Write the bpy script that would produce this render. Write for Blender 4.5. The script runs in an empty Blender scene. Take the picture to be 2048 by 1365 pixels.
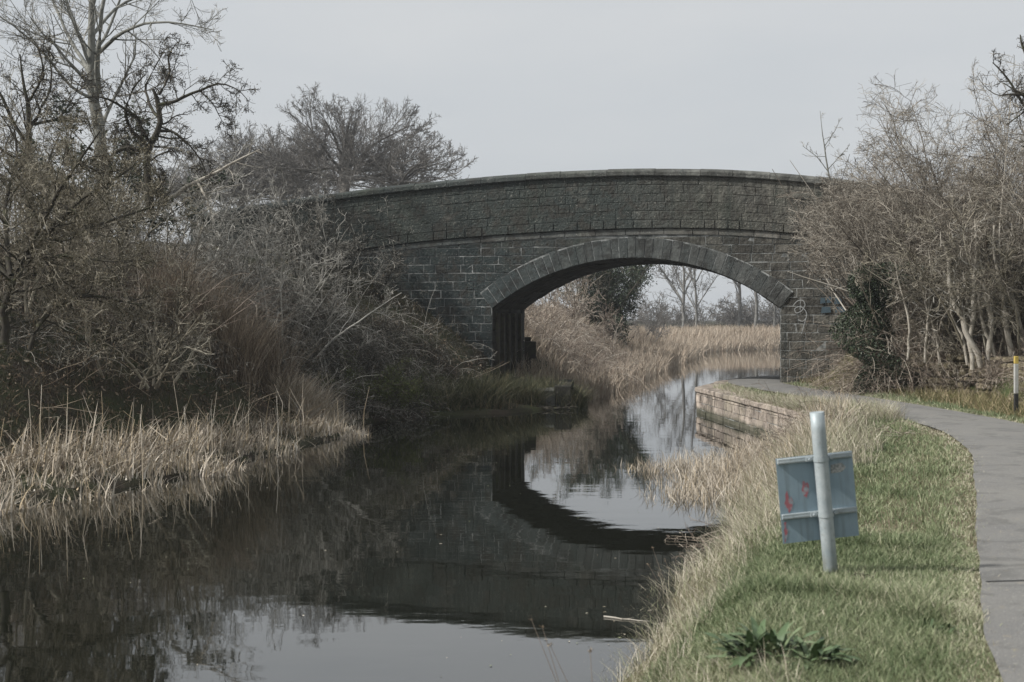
import bpy, math, random
import numpy as np
R = math.radians
S = bpy.context.scene
col = S.collection

# ------------------------------------------------------------------ camera
CH, F, HY = 2.2, 2844.0, 640.0           # eye height over the water, focal length in photo pixels, horizon row
cam = bpy.data.cameras.new('camera'); co = bpy.data.objects.new('camera', cam); col.objects.link(co)
cam.sensor_width = 36; cam.lens = 50.0
cam.shift_y = -(682.5 - HY) / 2048
co.location = (0, 0, CH); co.rotation_euler = (R(90), 0, 0)
cam.clip_end = 3000; cam.clip_start = 0.1
cam.dof.use_dof = True; cam.dof.focus_distance = 34; cam.dof.aperture_fstop = 4.5
S.camera = co
# ------------------------------------------------------------------ sky and sun
W = bpy.data.worlds.new('World'); S.world = W; W.use_nodes = True
nt = W.node_tree; nt.nodes.clear()
sky = nt.nodes.new('ShaderNodeTexSky'); sky.sky_type = 'NISHITA'; sky.sun_disc = False
sky.sun_elevation = R(39); sky.sun_rotation = R(-103); sky.dust_density = 4.0; sky.air_density = 1.0
hs = nt.nodes.new('ShaderNodeMix'); hs.data_type = 'RGBA'; hs.inputs[0].default_value = 0.90
hs.inputs[7].default_value = (6.15, 6.38, 6.62, 1)      # the even overcast layer under the Nishita sky
bg = nt.nodes.new('ShaderNodeBackground'); bg.inputs[1].default_value = 0.1
wo = nt.nodes.new('ShaderNodeOutputWorld')
wtc = nt.nodes.new('ShaderNodeTexCoord'); wmp = nt.nodes.new('ShaderNodeMapping'); wmp.inputs['Scale'].default_value = (1.5, 1.5, 5)
wn = nt.nodes.new('ShaderNodeTexNoise'); wn.inputs['Scale'].default_value = 1.6; wn.inputs['Detail'].default_value = 5
wr = nt.nodes.new('ShaderNodeValToRGB'); wr.color_ramp.elements[0].position = .3; wr.color_ramp.elements[1].position = .72
wr.color_ramp.elements[0].color = (5.85, 6.2, 6.55, 1); wr.color_ramp.elements[1].color = (7.0, 7.15, 7.25, 1)
nt.links.new(wtc.outputs['Generated'], wmp.inputs[0]); nt.links.new(wmp.outputs[0], wn.inputs['Vector']); nt.links.new(wn.outputs['Fac'], wr.inputs[0]); nt.links.new(wr.outputs[0], hs.inputs[7])
nt.links.new(sky.outputs[0], hs.inputs[6]); nt.links.new(hs.outputs[2], bg.inputs[0]); nt.links.new(bg.outputs[0], wo.inputs[0])
sl = bpy.data.lights.new('sun', 'SUN'); so = bpy.data.objects.new('sun', sl); col.objects.link(so)
sl.energy = 5.0; sl.angle = R(2.5); sl.color = (1, .97, .92)
from mathutils import Vector
so.rotation_euler = Vector((-.76, -.17, .63)).to_track_quat('Z', 'Y').to_euler()
S.view_settings.view_transform = 'Standard'; S.view_settings.look = 'None'
S.view_settings.exposure = 0.0; S.view_settings.gamma = 1; S.view_settings.use_curve_mapping = False
S.cycles.max_bounces = 6; S.cycles.transparent_max_bounces = 4; S.cycles.diffuse_bounces = 3; S.cycles.glossy_bounces = 3
S.cycles.volume_bounces = 0

# ------------------------------------------------------------------ helpers
def at(px, py, D):
    return np.array([(px - 1024) / F * D, D, CH + (HY - py) / F * D])
def tag(o, label=None, cat=None, group=None, kind=None):
    if label: o['label'] = label
    if cat: o['category'] = cat
    if group: o['group'] = group
    if kind: o['kind'] = kind
    return o
def empty(name, loc=(0, 0, 0), rz=0):
    o = bpy.data.objects.new(name, None); col.objects.link(o); o.location = loc; o.rotation_euler = (0, 0, rz)
    o.empty_display_size = .2
    return o
class Acc:
    def __init__(s): s.v = []; s.f = []; s.r = []; s.n = 0
    def add(s, V, Fc, rnd=0.5):
        V = np.asarray(V, dtype=np.float32).reshape(-1, 3); Fc = np.asarray(Fc, dtype=np.int64)
        s.v.append(V); s.f.append(Fc + s.n); s.n += len(V)
        s.r.append(np.full(len(V), rnd, dtype=np.float32) if np.isscalar(rnd) else np.asarray(rnd, dtype=np.float32).reshape(-1))
    def build(s, name, mat, parent=None, origin=(0, 0, 0), smooth=False):
        me = bpy.data.meshes.new(name)
        V = np.concatenate(s.v) - np.asarray(origin, dtype=np.float32)
        me.vertices.add(len(V)); me.vertices.foreach_set('co', V.astype(np.float32).ravel())
        loops = np.concatenate([f.ravel() for f in s.f]); tot = np.concatenate([np.full(len(f), f.shape[1]) for f in s.f])
        st = np.concatenate([[0], np.cumsum(tot)[:-1]])
        me.loops.add(len(loops)); me.loops.foreach_set('vertex_index', loops.astype(np.int32))
        me.polygons.add(len(tot)); me.polygons.foreach_set('loop_start', st.astype(np.int32))
        me.polygons.foreach_set('loop_total', tot.astype(np.int32))
        me.polygons.foreach_set('use_smooth', np.full(len(tot), smooth))
        me.update(calc_edges=True)
        a = me.attributes.new('rnd', 'FLOAT', 'POINT'); a.data.foreach_set('value', np.concatenate(s.r))
        me.materials.append(mat)
        o = bpy.data.objects.new(name, me); col.objects.link(o)
        if parent is not None: o.parent = parent
        elif any(origin): o.location = origin
        return o
BOXF = [[0, 3, 2, 1], [4, 5, 6, 7], [0, 1, 5, 4], [1, 2, 6, 5], [2, 3, 7, 6], [3, 0, 4, 7]]
def box(acc, lo, hi, rnd=.5, M=None, bev=0.0):
    x0, y0, z0 = lo; x1, y1, z1 = hi
    if bev:                                    # chamfered on every edge
        V = []; cs = [(sx, sy, sz) for sz in (0, 1) for sx, sy in ((0, 0), (1, 0), (1, 1), (0, 1))]
        L = np.array([lo, hi], dtype=float)
        for c in cs:
            p = np.array([L[c[i]][i] for i in range(3)])
            sgn = np.array([1 if c[i] == 0 else -1 for i in range(3)]) * bev
            for a in range(3):
                q = p + sgn; q[a] = p[a]; V.append(q)
        V = np.array(V)
        Fq = []; id_ = {c: i for i, c in enumerate(cs)}
        for a in range(3):
            for s_ in (0, 1):
                b, c = [(1, 2), (2, 0), (0, 1)][a]
                ring = []
                for u, v in ((0, 0), (1, 0), (1, 1), (0, 1)):
                    k = [0, 0, 0]; k[a] = s_; k[b] = u; k[c] = v; ring.append(id_[tuple(k)] * 3 + a)
                Fq.append(ring if s_ else ring[::-1])
        for a in range(3):
            b, c = [(1, 2), (2, 0), (0, 1)][a]
            for u in (0, 1):
                for v in (0, 1):
                    k0 = [0, 0, 0]; k0[b] = u; k0[c] = v; k1 = list(k0); k1[a] = 1
                    i0, i1 = id_[tuple(k0)] * 3, id_[tuple(k1)] * 3
                    Fq.append([i0 + b, i1 + b, i1 + c, i0 + c])
        Ft = [[i * 3, i * 3 + 1, i * 3 + 2] for i in range(8)]
        if M is not None: V = V @ np.array(M)[:3, :3].T + np.array(M)[:3, 3]
        acc.add(V, Fq, rnd); acc.f.append(np.array(Ft) + acc.n - 24)
        return
    V = np.array([[x0, y0, z0], [x1, y0, z0], [x1, y1, z0], [x0, y1, z0], [x0, y0, z1], [x1, y0, z1], [x1, y1, z1], [x0, y1, z1]])
    if M is not None: V = V @ np.array(M)[:3, :3].T + np.array(M)[:3, 3]
    acc.add(V, BOXF, rnd)
def nrm(a): return a / np.maximum(np.linalg.norm(a, axis=-1, keepdims=True), 1e-9)
def tubes(acc, P, Rr, sides=3, rnd=None, cap=False):
    P = np.asarray(P, float); Rr = np.asarray(Rr, float); N, K = P.shape[:2]
    T = nrm(np.gradient(P, axis=1))
    ref = np.where(np.abs(T[..., 2:3]) > .9, np.array([1., 0, 0]), np.array([0, 0, 1.]))
    U = nrm(np.cross(T, ref)); V = np.cross(T, U)
    a = 2 * math.pi * np.arange(sides) / sides
    X = P[:, :, None] + Rr[:, :, None, None] * (np.cos(a)[:, None] * U[:, :, None] + np.sin(a)[:, None] * V[:, :, None])
    i = np.arange(N)[:, None, None] * K * sides; k = np.arange(K - 1)[None, :, None] * sides; j = np.arange(sides)[None, None]
    j2 = (j + 1) % sides
    Fq = np.stack([i + k + j, i + k + j2, i + k + sides + j2, i + k + sides + j], -1).reshape(-1, 4)
    r = np.repeat(rnd if rnd is not None else np.full(N, .5), K * sides)
    acc.add(X.reshape(-1, 3), Fq, r)
    if cap:
        for n in range(N):
            acc.f.append(np.array([list(range(sides))[::-1], list(range((K - 1) * sides, K * sides))]) + acc.n - N * K * sides + n * K * sides)
def resample(pts, K):
    pts = np.array(pts, float); d = np.r_[0, np.cumsum(np.linalg.norm(np.diff(pts[:, :3], axis=0), axis=1))]
    t = np.linspace(0, d[-1], K); q = np.stack([np.interp(t, d, pts[:, i]) for i in range(pts.shape[1])], 1)
    q[1:-1, :3] = .25 * q[:-2, :3] + .5 * q[1:-1, :3] + .25 * q[2:, :3]
    return q
def spawn(rng, P, Rr, n, t0, t1, lf, ang, K=5, wig=.2, up=0., rf=.6, taper=.35, lmin=0.05, flat=None):
    N, Kp = P.shape[:2]
    L = np.linalg.norm(np.diff(P, axis=1), axis=2).sum(1)
    t = t0 + (t1 - t0) * (np.arange(n)[None] + rng.random((N, n))) / n
    f = t * (Kp - 1); i0 = np.minimum(f.astype(int), Kp - 2); fr = (f - i0)[..., None]
    I = np.arange(N)[:, None]
    A = P[I, i0]; B = P[I, i0 + 1]; S0 = A + (B - A) * fr; T = nrm(B - A)
    r = (Rr[I, i0] * (1 - fr[..., 0]) + Rr[I, i0 + 1] * fr[..., 0]) * rf
    ln = L[:, None] * lf * rng.uniform(.55, 1.25, (N, n)) * (1.15 - .6 * t)
    ln = np.maximum(ln, lmin)
    pr = nrm(np.cross(T, nrm(rng.normal(size=T.shape))))
    a = R(1) * ang * rng.uniform(.6, 1.35, (N, n))[..., None]
    D = nrm(T * np.cos(a) + pr * np.sin(a))
    if flat is not None: D = nrm(D + np.array(flat))
    S0 = S0.reshape(-1, 3); D = D.reshape(-1, 3); r = r.reshape(-1); st = (ln / (K - 1)).reshape(-1, 1)
    Q = [S0]
    for k in range(K - 1):
        D = nrm(D + rng.normal(size=D.shape) * wig + np.array([0, 0, up])); Q.append(Q[-1] + D * st)
    Q = np.stack(Q, 1); RR = r[:, None] * np.linspace(1, taper, K)[None]
    return Q, RR
def blades(acc, rng, root, h, w, lean, bias=(0, 0), K=3, rnd=None, curl=1.0):
    N = len(root); t = np.linspace(0, 1, K)[None, :, None]
    lv = rng.normal(size=(N, 2)) * np.asarray(lean)[..., None] + np.array(bias) if np.ndim(lean) else rng.normal(size=(N, 2)) * lean + np.array(bias)
    l3 = np.concatenate([lv, np.zeros((N, 1))], 1)
    hh = np.asarray(h)[:, None, None]
    q = 1 / np.sqrt(1 + .6 * (l3 ** 2).sum(1))[:, None, None]
    P = root[:, None] + np.array([0, 0, 1.]) * hh * t * q + l3[:, None] * hh * q * t ** (1 + curl)
    a = rng.uniform(0, 2 * math.pi, N); wd = np.stack([np.cos(a), np.sin(a), np.zeros(N)], 1)[:, None]
    ww = np.asarray(w)[:, None, None] * (1 - .85 * t ** 1.5) * .5
    X = np.stack([P - wd * ww, P + wd * ww], 2)
    i = np.arange(N)[:, None] * K * 2; k = np.arange(K - 1)[None] * 2
    Fq = np.stack([i + k, i + k + 1, i + k + 3, i + k + 2], -1).reshape(-1, 4)
    acc.add(X.reshape(-1, 3), Fq, np.repeat(rng.random(N) if rnd is None else rnd, K * 2))
def leaves(acc, rng, C, size, rnd=None, jit=0.0, long=1.4):
    N = len(C); C = C + rng.normal(size=C.shape) * jit
    u = nrm(rng.normal(size=(N, 3))); v = nrm(np.cross(u, rng.normal(size=(N, 3))))
    s = (size * rng.uniform(.6, 1.3, N))[:, None]
    n = np.cross(u, v)
    X = np.stack([C - u * s * long, C + v * s * .6 + n * s * .15, C + u * s * long, C - v * s * .6 + n * s * .15], 1)
    acc.add(X.reshape(-1, 3), np.arange(4 * N).reshape(N, 4), np.repeat(rng.random(N) if rnd is None else rnd, 4))

# ------------------------------------------------------------------ materials
def mat(name):
    m = bpy.data.materials.new(name); m.use_nodes = True; n = m.node_tree
    b = n.nodes['Principled BSDF']; b.inputs['Specular IOR Level'].default_value = .25
    return m, n, b
def N(n, t, **k):
    x = n.nodes.new(t)
    for a, v in k.items(): setattr(x, a, v)
    return x
def ramp(n, fac, cols, pos=None):
    r = n.nodes.new('ShaderNodeValToRGB'); e = r.color_ramp.elements
    while len(e) < len(cols): e.new(.5)
    for i, c in enumerate(cols):
        e[i].position = (pos[i] if pos else i / (len(cols) - 1)); e[i].color = (*c, 1)
    n.links.new(fac, r.inputs[0]); return r.outputs[0]
def noise(n, scale, detail=4, coord='Object', rough=.6, vec=None, dist=0.0):
    x = n.nodes.new('ShaderNodeTexNoise'); x.inputs['Scale'].default_value = scale; x.inputs['Detail'].default_value = detail
    x.inputs['Roughness'].default_value = rough; x.inputs['Distortion'].default_value = dist
    if vec is None:
        tc = n.nodes.new('ShaderNodeTexCoord'); vec = tc.outputs[coord]
    n.links.new(vec, x.inputs['Vector']); return x.outputs['Fac']
def mixc(n, f, a, b, mode='MIX'):
    x = n.nodes.new('ShaderNodeMix'); x.data_type = 'RGBA'; x.blend_type = mode
    for s_, v in ((0, f), (6, a), (7, b)):
        if isinstance(v, (int, float)): x.inputs[s_].default_value = v
        elif isinstance(v, tuple): x.inputs[s_].default_value = (*v, 1)
        else: n.links.new(v, x.inputs[s_])
    return x.outputs[2]
def mapr(n, v, a, b, c=0., d=1.):
    x = n.nodes.new('ShaderNodeMapRange'); n.links.new(v, x.inputs[0])
    for i, q in enumerate((a, b, c, d)): x.inputs[i + 1].default_value = q
    return x.outputs[0]
def math_(n, op, a, b):
    x = n.nodes.new('ShaderNodeMath'); x.operation = op
    for i, v in enumerate((a, b)):
        if isinstance(v, (int, float)): x.inputs[i].default_value = v
        else: n.links.new(v, x.inputs[i])
    return x.outputs[0]
def bump(n, b, h, strength=.4, dist=.02):
    x = n.nodes.new('ShaderNodeBump'); x.inputs['Strength'].default_value = strength; x.inputs['Distance'].default_value = dist
    n.links.new(h, x.inputs['Height']); n.links.new(x.outputs[0], b.inputs['Normal'])
def attr(n, name='rnd'):
    x = n.nodes.new('ShaderNodeAttribute'); x.attribute_name = name; return x.outputs['Fac']
def veg(name, cols, rough=.75, patch=1.2, pv=.35):
    m, n, b = mat(name)
    f = math_(n, 'ADD', attr(n), math_(n, 'MULTIPLY', math_(n, 'SUBTRACT', noise(n, patch, 2), .5), pv * 2))
    n.links.new(ramp(n, f, cols), b.inputs['Base Color']); b.inputs['Roughness'].default_value = rough
    return m
M = {}
M['reed'] = veg('dry_reed', [(.14, .12, .095), (.40, .345, .275), (.57, .51, .43), (.38, .30, .19), (.66, .61, .53)], .7)
M['reedfar'] = veg('far_reed', [(.30, .235, .18), (.42, .35, .275), (.52, .45, .365)], .8, .3)
M['drygrass'] = veg('dry_grass', [(.25, .225, .165), (.42, .375, .29), (.56, .51, .42), (.33, .335, .21), (.20, .23, .13)], .7)
M['grass'] = veg('green_grass', [(.085, .12, .055), (.15, .19, .095), (.235, .27, .15), (.39, .385, .26), (.54, .50, .39)], .6, .8, .45)
M['tuft'] = veg('tussock_grass', [(.02, .028, .013), (.045, .055, .026), (.10, .10, .055), (.24, .21, .13)], .65)
M['bramble'] = veg('bramble_cane', [(.018, .018, .014), (.04, .038, .03), (.11, .10, .082), (.48, .46, .41)], .7, .5)
M['redcane'] = veg('brown_cane', [(.09, .068, .055), (.20, .16, .13), (.34, .285, .23), (.50, .45, .385)], .7, .5)
M['twigdark'] = veg('dark_twig', [(.030, .026, .020), (.055, .048, .038), (.09, .08, .065)], .8)
M['twigbrown'] = veg('brown_twig', [(.035, .031, .023), (.11, .096, .072), (.30, .27, .21), (.40, .37, .30)], .8)
M['twiggrey'] = veg('grey_twig', [(.06, .058, .05), (.20, .19, .165), (.40, .385, .345), (.50, .48, .44)], .8)
M['twighedge'] = veg('hedge_twig', [(.06, .05, .04), (.16, .137, .11), (.30, .27, .225), (.42, .39, .34)], .8)
M['twigfar'] = veg('far_twig', [(.11, .105, .098), (.17, .16, .15), (.24, .225, .205)], .85)
M['leafbud'] = veg('bud_leaf', [(.07, .062, .035), (.16, .14, .09), (.26, .22, .15)], .7)
M['deadleaf'] = veg('dead_leaf', [(.06, .04, .028), (.15, .11, .075), (.30, .25, .19)], .8)
M['ivy'] = veg('ivy_leaf', [(.018, .025, .016), (.035, .048, .028), (.065, .085, .05)], .45)
M['gorse'] = veg('gorse_leaf', [(.03, .042, .012), (.06, .075, .02), (.11, .12, .035)], .6)
M['dock'] = veg('dock_leaf', [(.055, .085, .042), (.095, .14, .068), (.18, .225, .125)], .45)
def bark(name, c0, c1, c2, sc=6):
    m, n, b = mat(name)
    f = noise(n, sc, 6); n.links.new(ramp(n, f, [c0, c1, c2], [.3, .5, .72]), b.inputs['Base Color'])
    b.inputs['Roughness'].default_value = .85; bump(n, b, noise(n, sc * 8, 4), .5, .02); return m
M['barkdark'] = bark('dark_bark', (.025, .022, .016), (.05, .044, .034), (.06, .065, .03))
M['barkgrey'] = bark('grey_bark', (.10, .10, .09), (.19, .19, .17), (.26, .26, .235))
M['barkpale'] = bark('pale_bark', (.20, .18, .15), (.36, .33, .28), (.48, .45, .40))
M['barkbirch'] = bark('birch_bark', (.08, .075, .07), (.17, .165, .155), (.26, .255, .24), 3)

# stone
def stone(name, base, dark, algae, mort=None, side=None, bs=1.0, rough=.9, wet=None):
    m, n, b = mat(name)
    r = attr(n)
    big = noise(n, .55, 5, dist=.6); mid = noise(n, 3.5, 6); fine = noise(n, 28, 5)
    c = ramp(n, r, [tuple(x * .55 for x in base), tuple(x * .95 for x in base), tuple(x * 1.5 for x in base)])
    c = mixc(n, mapr(n, mid, .35, .7), c, tuple(x * .62 for x in base))
    if side is not None:                 # dark colour towards the left, base stone colour towards the right, broken by noise
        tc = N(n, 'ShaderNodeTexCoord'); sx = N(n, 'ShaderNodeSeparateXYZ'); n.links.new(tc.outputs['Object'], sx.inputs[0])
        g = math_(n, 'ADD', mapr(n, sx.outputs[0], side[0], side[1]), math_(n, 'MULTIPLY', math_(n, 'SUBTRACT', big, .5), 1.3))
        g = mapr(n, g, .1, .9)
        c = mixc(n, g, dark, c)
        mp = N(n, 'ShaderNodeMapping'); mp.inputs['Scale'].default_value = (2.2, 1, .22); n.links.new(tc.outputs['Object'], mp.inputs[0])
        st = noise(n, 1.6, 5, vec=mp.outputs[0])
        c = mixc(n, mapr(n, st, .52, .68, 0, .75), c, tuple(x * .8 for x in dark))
    c = mixc(n, mapr(n, big, .5, .68, 0, .6), c, algae)
    c = mixc(n, mapr(n, fine, .60, .70, 0, .75), c, tuple(min(.5, x * 2.2 + .03) for x in base))     # lichen specks
    c = mixc(n, mapr(n, fine, .25, .42, .6, 0), c, tuple(x * .4 for x in base))
    if mort:                             # mortar blackened except in patches where it was repointed or leached white
        c = mixc(n, mapr(n, noise(n, 1.1, 6, dist=.8), .36, .50), (.055, .06, .058), c)
        c = mixc(n, mapr(n, noise(n, 7, 3), .40, .58, .75, 0), c, (.06, .065, .062))
    else:                                # black and pale weathering patches with ragged edges
        c = mixc(n, mapr(n, noise(n, 2.1, 9, rough=.72, dist=.5), .49, .58, 0, .8), c, tuple(x * .27 for x in base))
        c = mixc(n, mapr(n, noise(n, 1.7, 8, rough=.7, vec=None, dist=1.1), .58, .70, 0, .28), c, tuple(x * 1.35 for x in base))
    if wet:                              # green-black tide line just above the water
        geo = N(n, 'ShaderNodeNewGeometry'); sp_ = N(n, 'ShaderNodeSeparateXYZ'); n.links.new(geo.outputs['Position'], sp_.inputs[0])
        c = mixc(n, mapr(n, math_(n, 'ADD', sp_.outputs[2], math_(n, 'MULTIPLY', mid, -.12)), wet - .06, wet + .04, .85, 0), c, (.05, .055, .035))
    n.links.new(c, b.inputs['Base Color']); b.inputs['Roughness'].default_value = rough
    h = math_(n, 'ADD', math_(n, 'MULTIPLY', mid, 1.0), math_(n, 'MULTIPLY', noise(n, 14, 6), .6))
    bump(n, b, h, .8 * bs, .05)
    return m
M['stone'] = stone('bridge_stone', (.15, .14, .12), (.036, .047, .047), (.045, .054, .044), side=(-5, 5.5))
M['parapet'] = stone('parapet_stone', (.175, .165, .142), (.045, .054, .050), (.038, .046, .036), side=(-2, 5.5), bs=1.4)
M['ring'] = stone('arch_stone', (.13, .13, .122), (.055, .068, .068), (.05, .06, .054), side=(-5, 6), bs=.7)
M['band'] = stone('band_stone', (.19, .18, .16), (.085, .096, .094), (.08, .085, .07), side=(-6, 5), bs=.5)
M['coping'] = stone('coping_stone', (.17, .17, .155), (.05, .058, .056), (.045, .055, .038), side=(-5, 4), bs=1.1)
M['mortar'] = stone('lime_mortar', (.42, .43, .42), (.22, .235, .235), (.10, .11, .10), bs=.3, mort=True)
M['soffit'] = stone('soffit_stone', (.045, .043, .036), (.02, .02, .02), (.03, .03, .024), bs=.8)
M['wall'] = stone('canal_wall_stone', (.40, .34, .29), (.1, .1, .09), (.24, .22, .16), bs=.9, wet=.08)
M['rubble'] = stone('rubble_stone', (.26, .22, .15), (.1, .1, .09), (.15, .15, .05), bs=1.2)
M['conc'] = stone('pale_edge_stone', (.13, .13, .115), (.1, .1, .09), (.09, .10, .07), bs=.6)

# ------------------------------------------------------------------ the lie of the land
LB = np.array([(-10, -40), (-8, 5), (-6.8, 14), (-6.1, 16.9), (-5.25, 18.1), (-4.5, 20.2), (-3.95, 23.2), (-3.1, 27.2), (-3.3, 30.2), (-2, 32.3), (-.3, 33.2),
               (.5, 34.2), (1.0, 35.0), (1.6, 37.5), (1.75, 39.5), (4.1, 52), (6.1, 62.6), (10.2, 83), (12.4, 96), (16, 104), (24, 109), (40, 111), (120, 112)], float)
RBg = np.array([(-3, -40), (-.9, -5), (-.3, 2), (.63, 8.6), (.89, 9.5), (1.14, 10.3), (1.33, 11.6), (2.0, 13.3), (2.45, 15.3), (3.0, 18), (4.0, 21.5), (5.3, 24.3),
                (4.72, 33.5), (5.25, 35.4), (5.7, 37.0), (6.5, 38.9), (7.8, 39.9), (13, 43), (19, 52), (25, 70), (35, 95), (120, 98)], float)
POLY = np.concatenate([LB, RBg[::-1]])
PC = np.array([(.6, -14), (1.5, -6), (2.2, 0), (3.05, 6.2), (4.15, 9.7), (5.5, 14), (6.4, 17), (6.98, 20.3), (7.02, 24.1), (6.62, 29.8), (6.15, 33), (6.0, 36), (6.7, 38.5), (8.3, 40.6), (12, 43.2), (18, 47), (30, 55)], float)
PW = np.array([1.9, 1.9, 1.9, 1.9, 1.85, 1.8, 1.7, 1.6, 1.45, 1.3, 1.35, 1.35, 1.3, 1.4, 1.5, 1.5, 1.5])
def smooth_line(P, W_, n=420):
    d = np.r_[0, np.cumsum(np.linalg.norm(np.diff(P, axis=0), axis=1))]; t = np.linspace(0, d[-1], n)
    q = np.stack([np.interp(t, d, P[:, 0]), np.interp(t, d, P[:, 1]), np.interp(t, d, W_)], 1)
    for _ in range(60): q[1:-1] = .25 * q[:-2] + .5 * q[1:-1] + .25 * q[2:]
    return q
PATH = smooth_line(PC, PW)
def dist_line(x, y, L):
    out = np.full(x.shape, 1e9)
    for a, b in zip(L[:-1], L[1:]):
        ax, ay = a[:2]; bx, by = b[:2] - a[:2]; l2 = bx * bx + by * by + 1e-12
        t = np.clip(((x - ax) * bx + (y - ay) * by) / l2, 0, 1)
        out = np.minimum(out, np.hypot(x - ax - t * bx, y - ay - t * by))
    return out
def inside(x, y, P):
    c = np.zeros(x.shape, bool); j = len(P) - 1
    for i in range(len(P)):
        xi, yi = P[i]; xj, yj = P[j]
        if yi != yj:
            c ^= ((yi > y) != (yj > y)) & (x < (xj - xi) * (y - yi) / (yj - yi) + xi)
        j = i
    return c
def sm(t): t = np.clip(t, 0, 1); return t * t * (3 - 2 * t)
def wob(x, y, seed=1, sc=1.):
    g = np.random.default_rng(seed); o = np.zeros(np.shape(x))
    for k in range(10):
        f = sc * (1.0 + .7 * k); a = g.uniform(0, 6.28); p = g.uniform(0, 6.28)
        o += np.sin((x * math.cos(a) + y * math.sin(a)) * f + p) / (1 + k * .7)
    return o / 2.5
BX, BY, BA = 3.19, 36.6, R(13)
BC, BS = math.cos(BA), math.sin(BA)
def to_sd(x, y): return (x - BX) * BC - (y - BY) * BS, (x - BX) * BS + (y - BY) * BC
def from_sd(s, d): return BX + s * BC + d * BS, BY - s * BS + d * BC
def info(x, y):
    x = np.asarray(x, float); y = np.asarray(y, float)
    dl = dist_line(x, y, LB); dr = dist_line(x, y, RBg); ins = inside(x, y, POLY)
    return dl, dr, ins, (dl < dr)
def zg(x, y, full=False):
    x = np.asarray(x, float); y = np.asarray(y, float)
    dl, dr, ins, left = info(x, y); s, d = to_sd(x, y)
    n = wob(x, y, 3, .8)
    cap = np.interp(y, [48, 60, 78, 100], [5.2, 3.6, .9, .3])
    sh = np.interp(y, [8, 20, 27, 30, 34, 38, 45, 80], [2.6, 2.4, 1.2, .7, 1.2, .5, .6, 1.5])
    zl = .06 + .12 * np.minimum(dl, 3) + .60 * np.clip(dl - sh, 0, cap) + .04 * np.clip(dl - sh - cap, 0, 30) + n * .12 * np.clip(dl - .5, 0, 1)
    hsl = np.interp(s, [-60, -14, -9, -6.5, -3.7, -3.0], [4.0, 4.4, 4.1, 2.3, .65, .3])
    dd = np.maximum(0, np.maximum(-d, d - 3.9))
    ze = np.minimum(hsl - .5 * dd, .25 + .75 * dl)
    zl = np.where((s < -2.5), np.maximum(zl, ze), zl)
    under = (s > -3.9) & (d > -1.5) & (d < 6) & left
    zl = np.where(under, np.minimum(zl, .42 + .05 * n + np.maximum(0, -s - 3.4) * .6), zl)
    dp = dist_line(x, y, PATH)
    wallz = (y > 24.6) & (y < 42)
    zr = np.where(wallz, .58, .62 * sm((dr + .05) / 1.0)) + .02 * n
    hsr = np.interp(s, [3.8, 5.3, 9, 12, 60], [.6, 1.45, 3.4, 4.2, 4.2])
    zer = hsr - .5 * dd
    zr2 = np.where(s > 3.6, np.maximum(zr, zer), zr)
    # the hedge bank to the right of the path
    px = np.interp(y, PATH[:, 1], PATH[:, 0]); off = x - px
    bank = .6 + .55 * np.clip(off - 3.2, 0, 4.5) + np.where((off > 2.75) & (y > 25) & (y < 31), .45, 0.)
    zr2 = np.where((off > 0) & (y < 34) & (y > -30), np.maximum(zr2, bank + .06 * n), zr2)
    zr = .59 + (zr2 - .59) * np.where(zr2 > .59, sm((dp - 1.3) / 1.2), 1)
    far = (y > 43) & ~left
    zr = np.where(far, .5 + .04 * np.minimum(dr, 30), zr)
    z = np.where(left, zl, zr)
    wet = -.08 - .5 * sm(np.minimum(dl, dr) / .7)
    wet = np.where(~left & wallz, -.6, wet)
    z = np.where(ins, wet, z)
    return (z, dl, dr, ins, left, dp) if full else z
def gz(x, y): return float(zg(np.array([x]), np.array([y]))[0])

def axis(segs):
    o = [segs[0][0]]
    for a, b, st in segs:
        n_ = max(1, int(round((b - a) / st))); o += list(np.linspace(a, b, n_ + 1)[1:])
    return np.array(o)
gx = axis([(-900, -100, 80), (-100, -30, 5), (-30, -12, .8), (-12, 12, .16), (12, 34, .8), (34, 100, 5), (100, 900, 80)])
gy = axis([(-60, 4, 2.5), (4, 46, .2), (46, 120, 1.0), (120, 300, 15), (300, 1400, 120)])
GX, GY = np.meshgrid(gx, gy)
GZ, dl, dr, ins, left, dp = zg(GX.ravel(), GY.ravel(), True)
a = Acc(); V = np.stack([GX.ravel(), GY.ravel(), GZ], 1)
nx, ny = len(gx), len(gy); I = (np.arange(ny - 1)[:, None] * nx + np.arange(nx - 1)[None])
kindv = np.where(left, 0.0, np.where(dp < 1.7, .95, np.where(dr < 1.0, .75, .5)))
a.add(V, np.stack([I, I + 1, I + nx + 1, I + nx], -1).reshape(-1, 4), kindv)
m, n, b = mat('ground_soil')
nz = noise(n, 1.3, 6); nf = noise(n, 22, 4)
leftc = mixc(n, mapr(n, nz, .4, .62), (.045, .034, .024), (.045, .055, .022))
grc = mixc(n, mapr(n, nz, .38, .6), (.13, .115, .06), (.075, .095, .035))
dryc = mixc(n, mapr(n, nz, .4, .6), (.24, .20, .13), (.16, .14, .08))
k = attr(n)
c = mixc(n, mapr(n, k, .1, .45), leftc, grc); c = mixc(n, mapr(n, k, .6, .9), c, dryc)
c = mixc(n, mapr(n, nf, .3, .7, .55, 0), c, (.02, .018, .012))
n.links.new(c, b.inputs['Base Color']); b.inputs['Roughness'].default_value = .95; bump(n, b, nf, .9, .05)
tag(a.build('ground', m, smooth=True), kind='structure')

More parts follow.
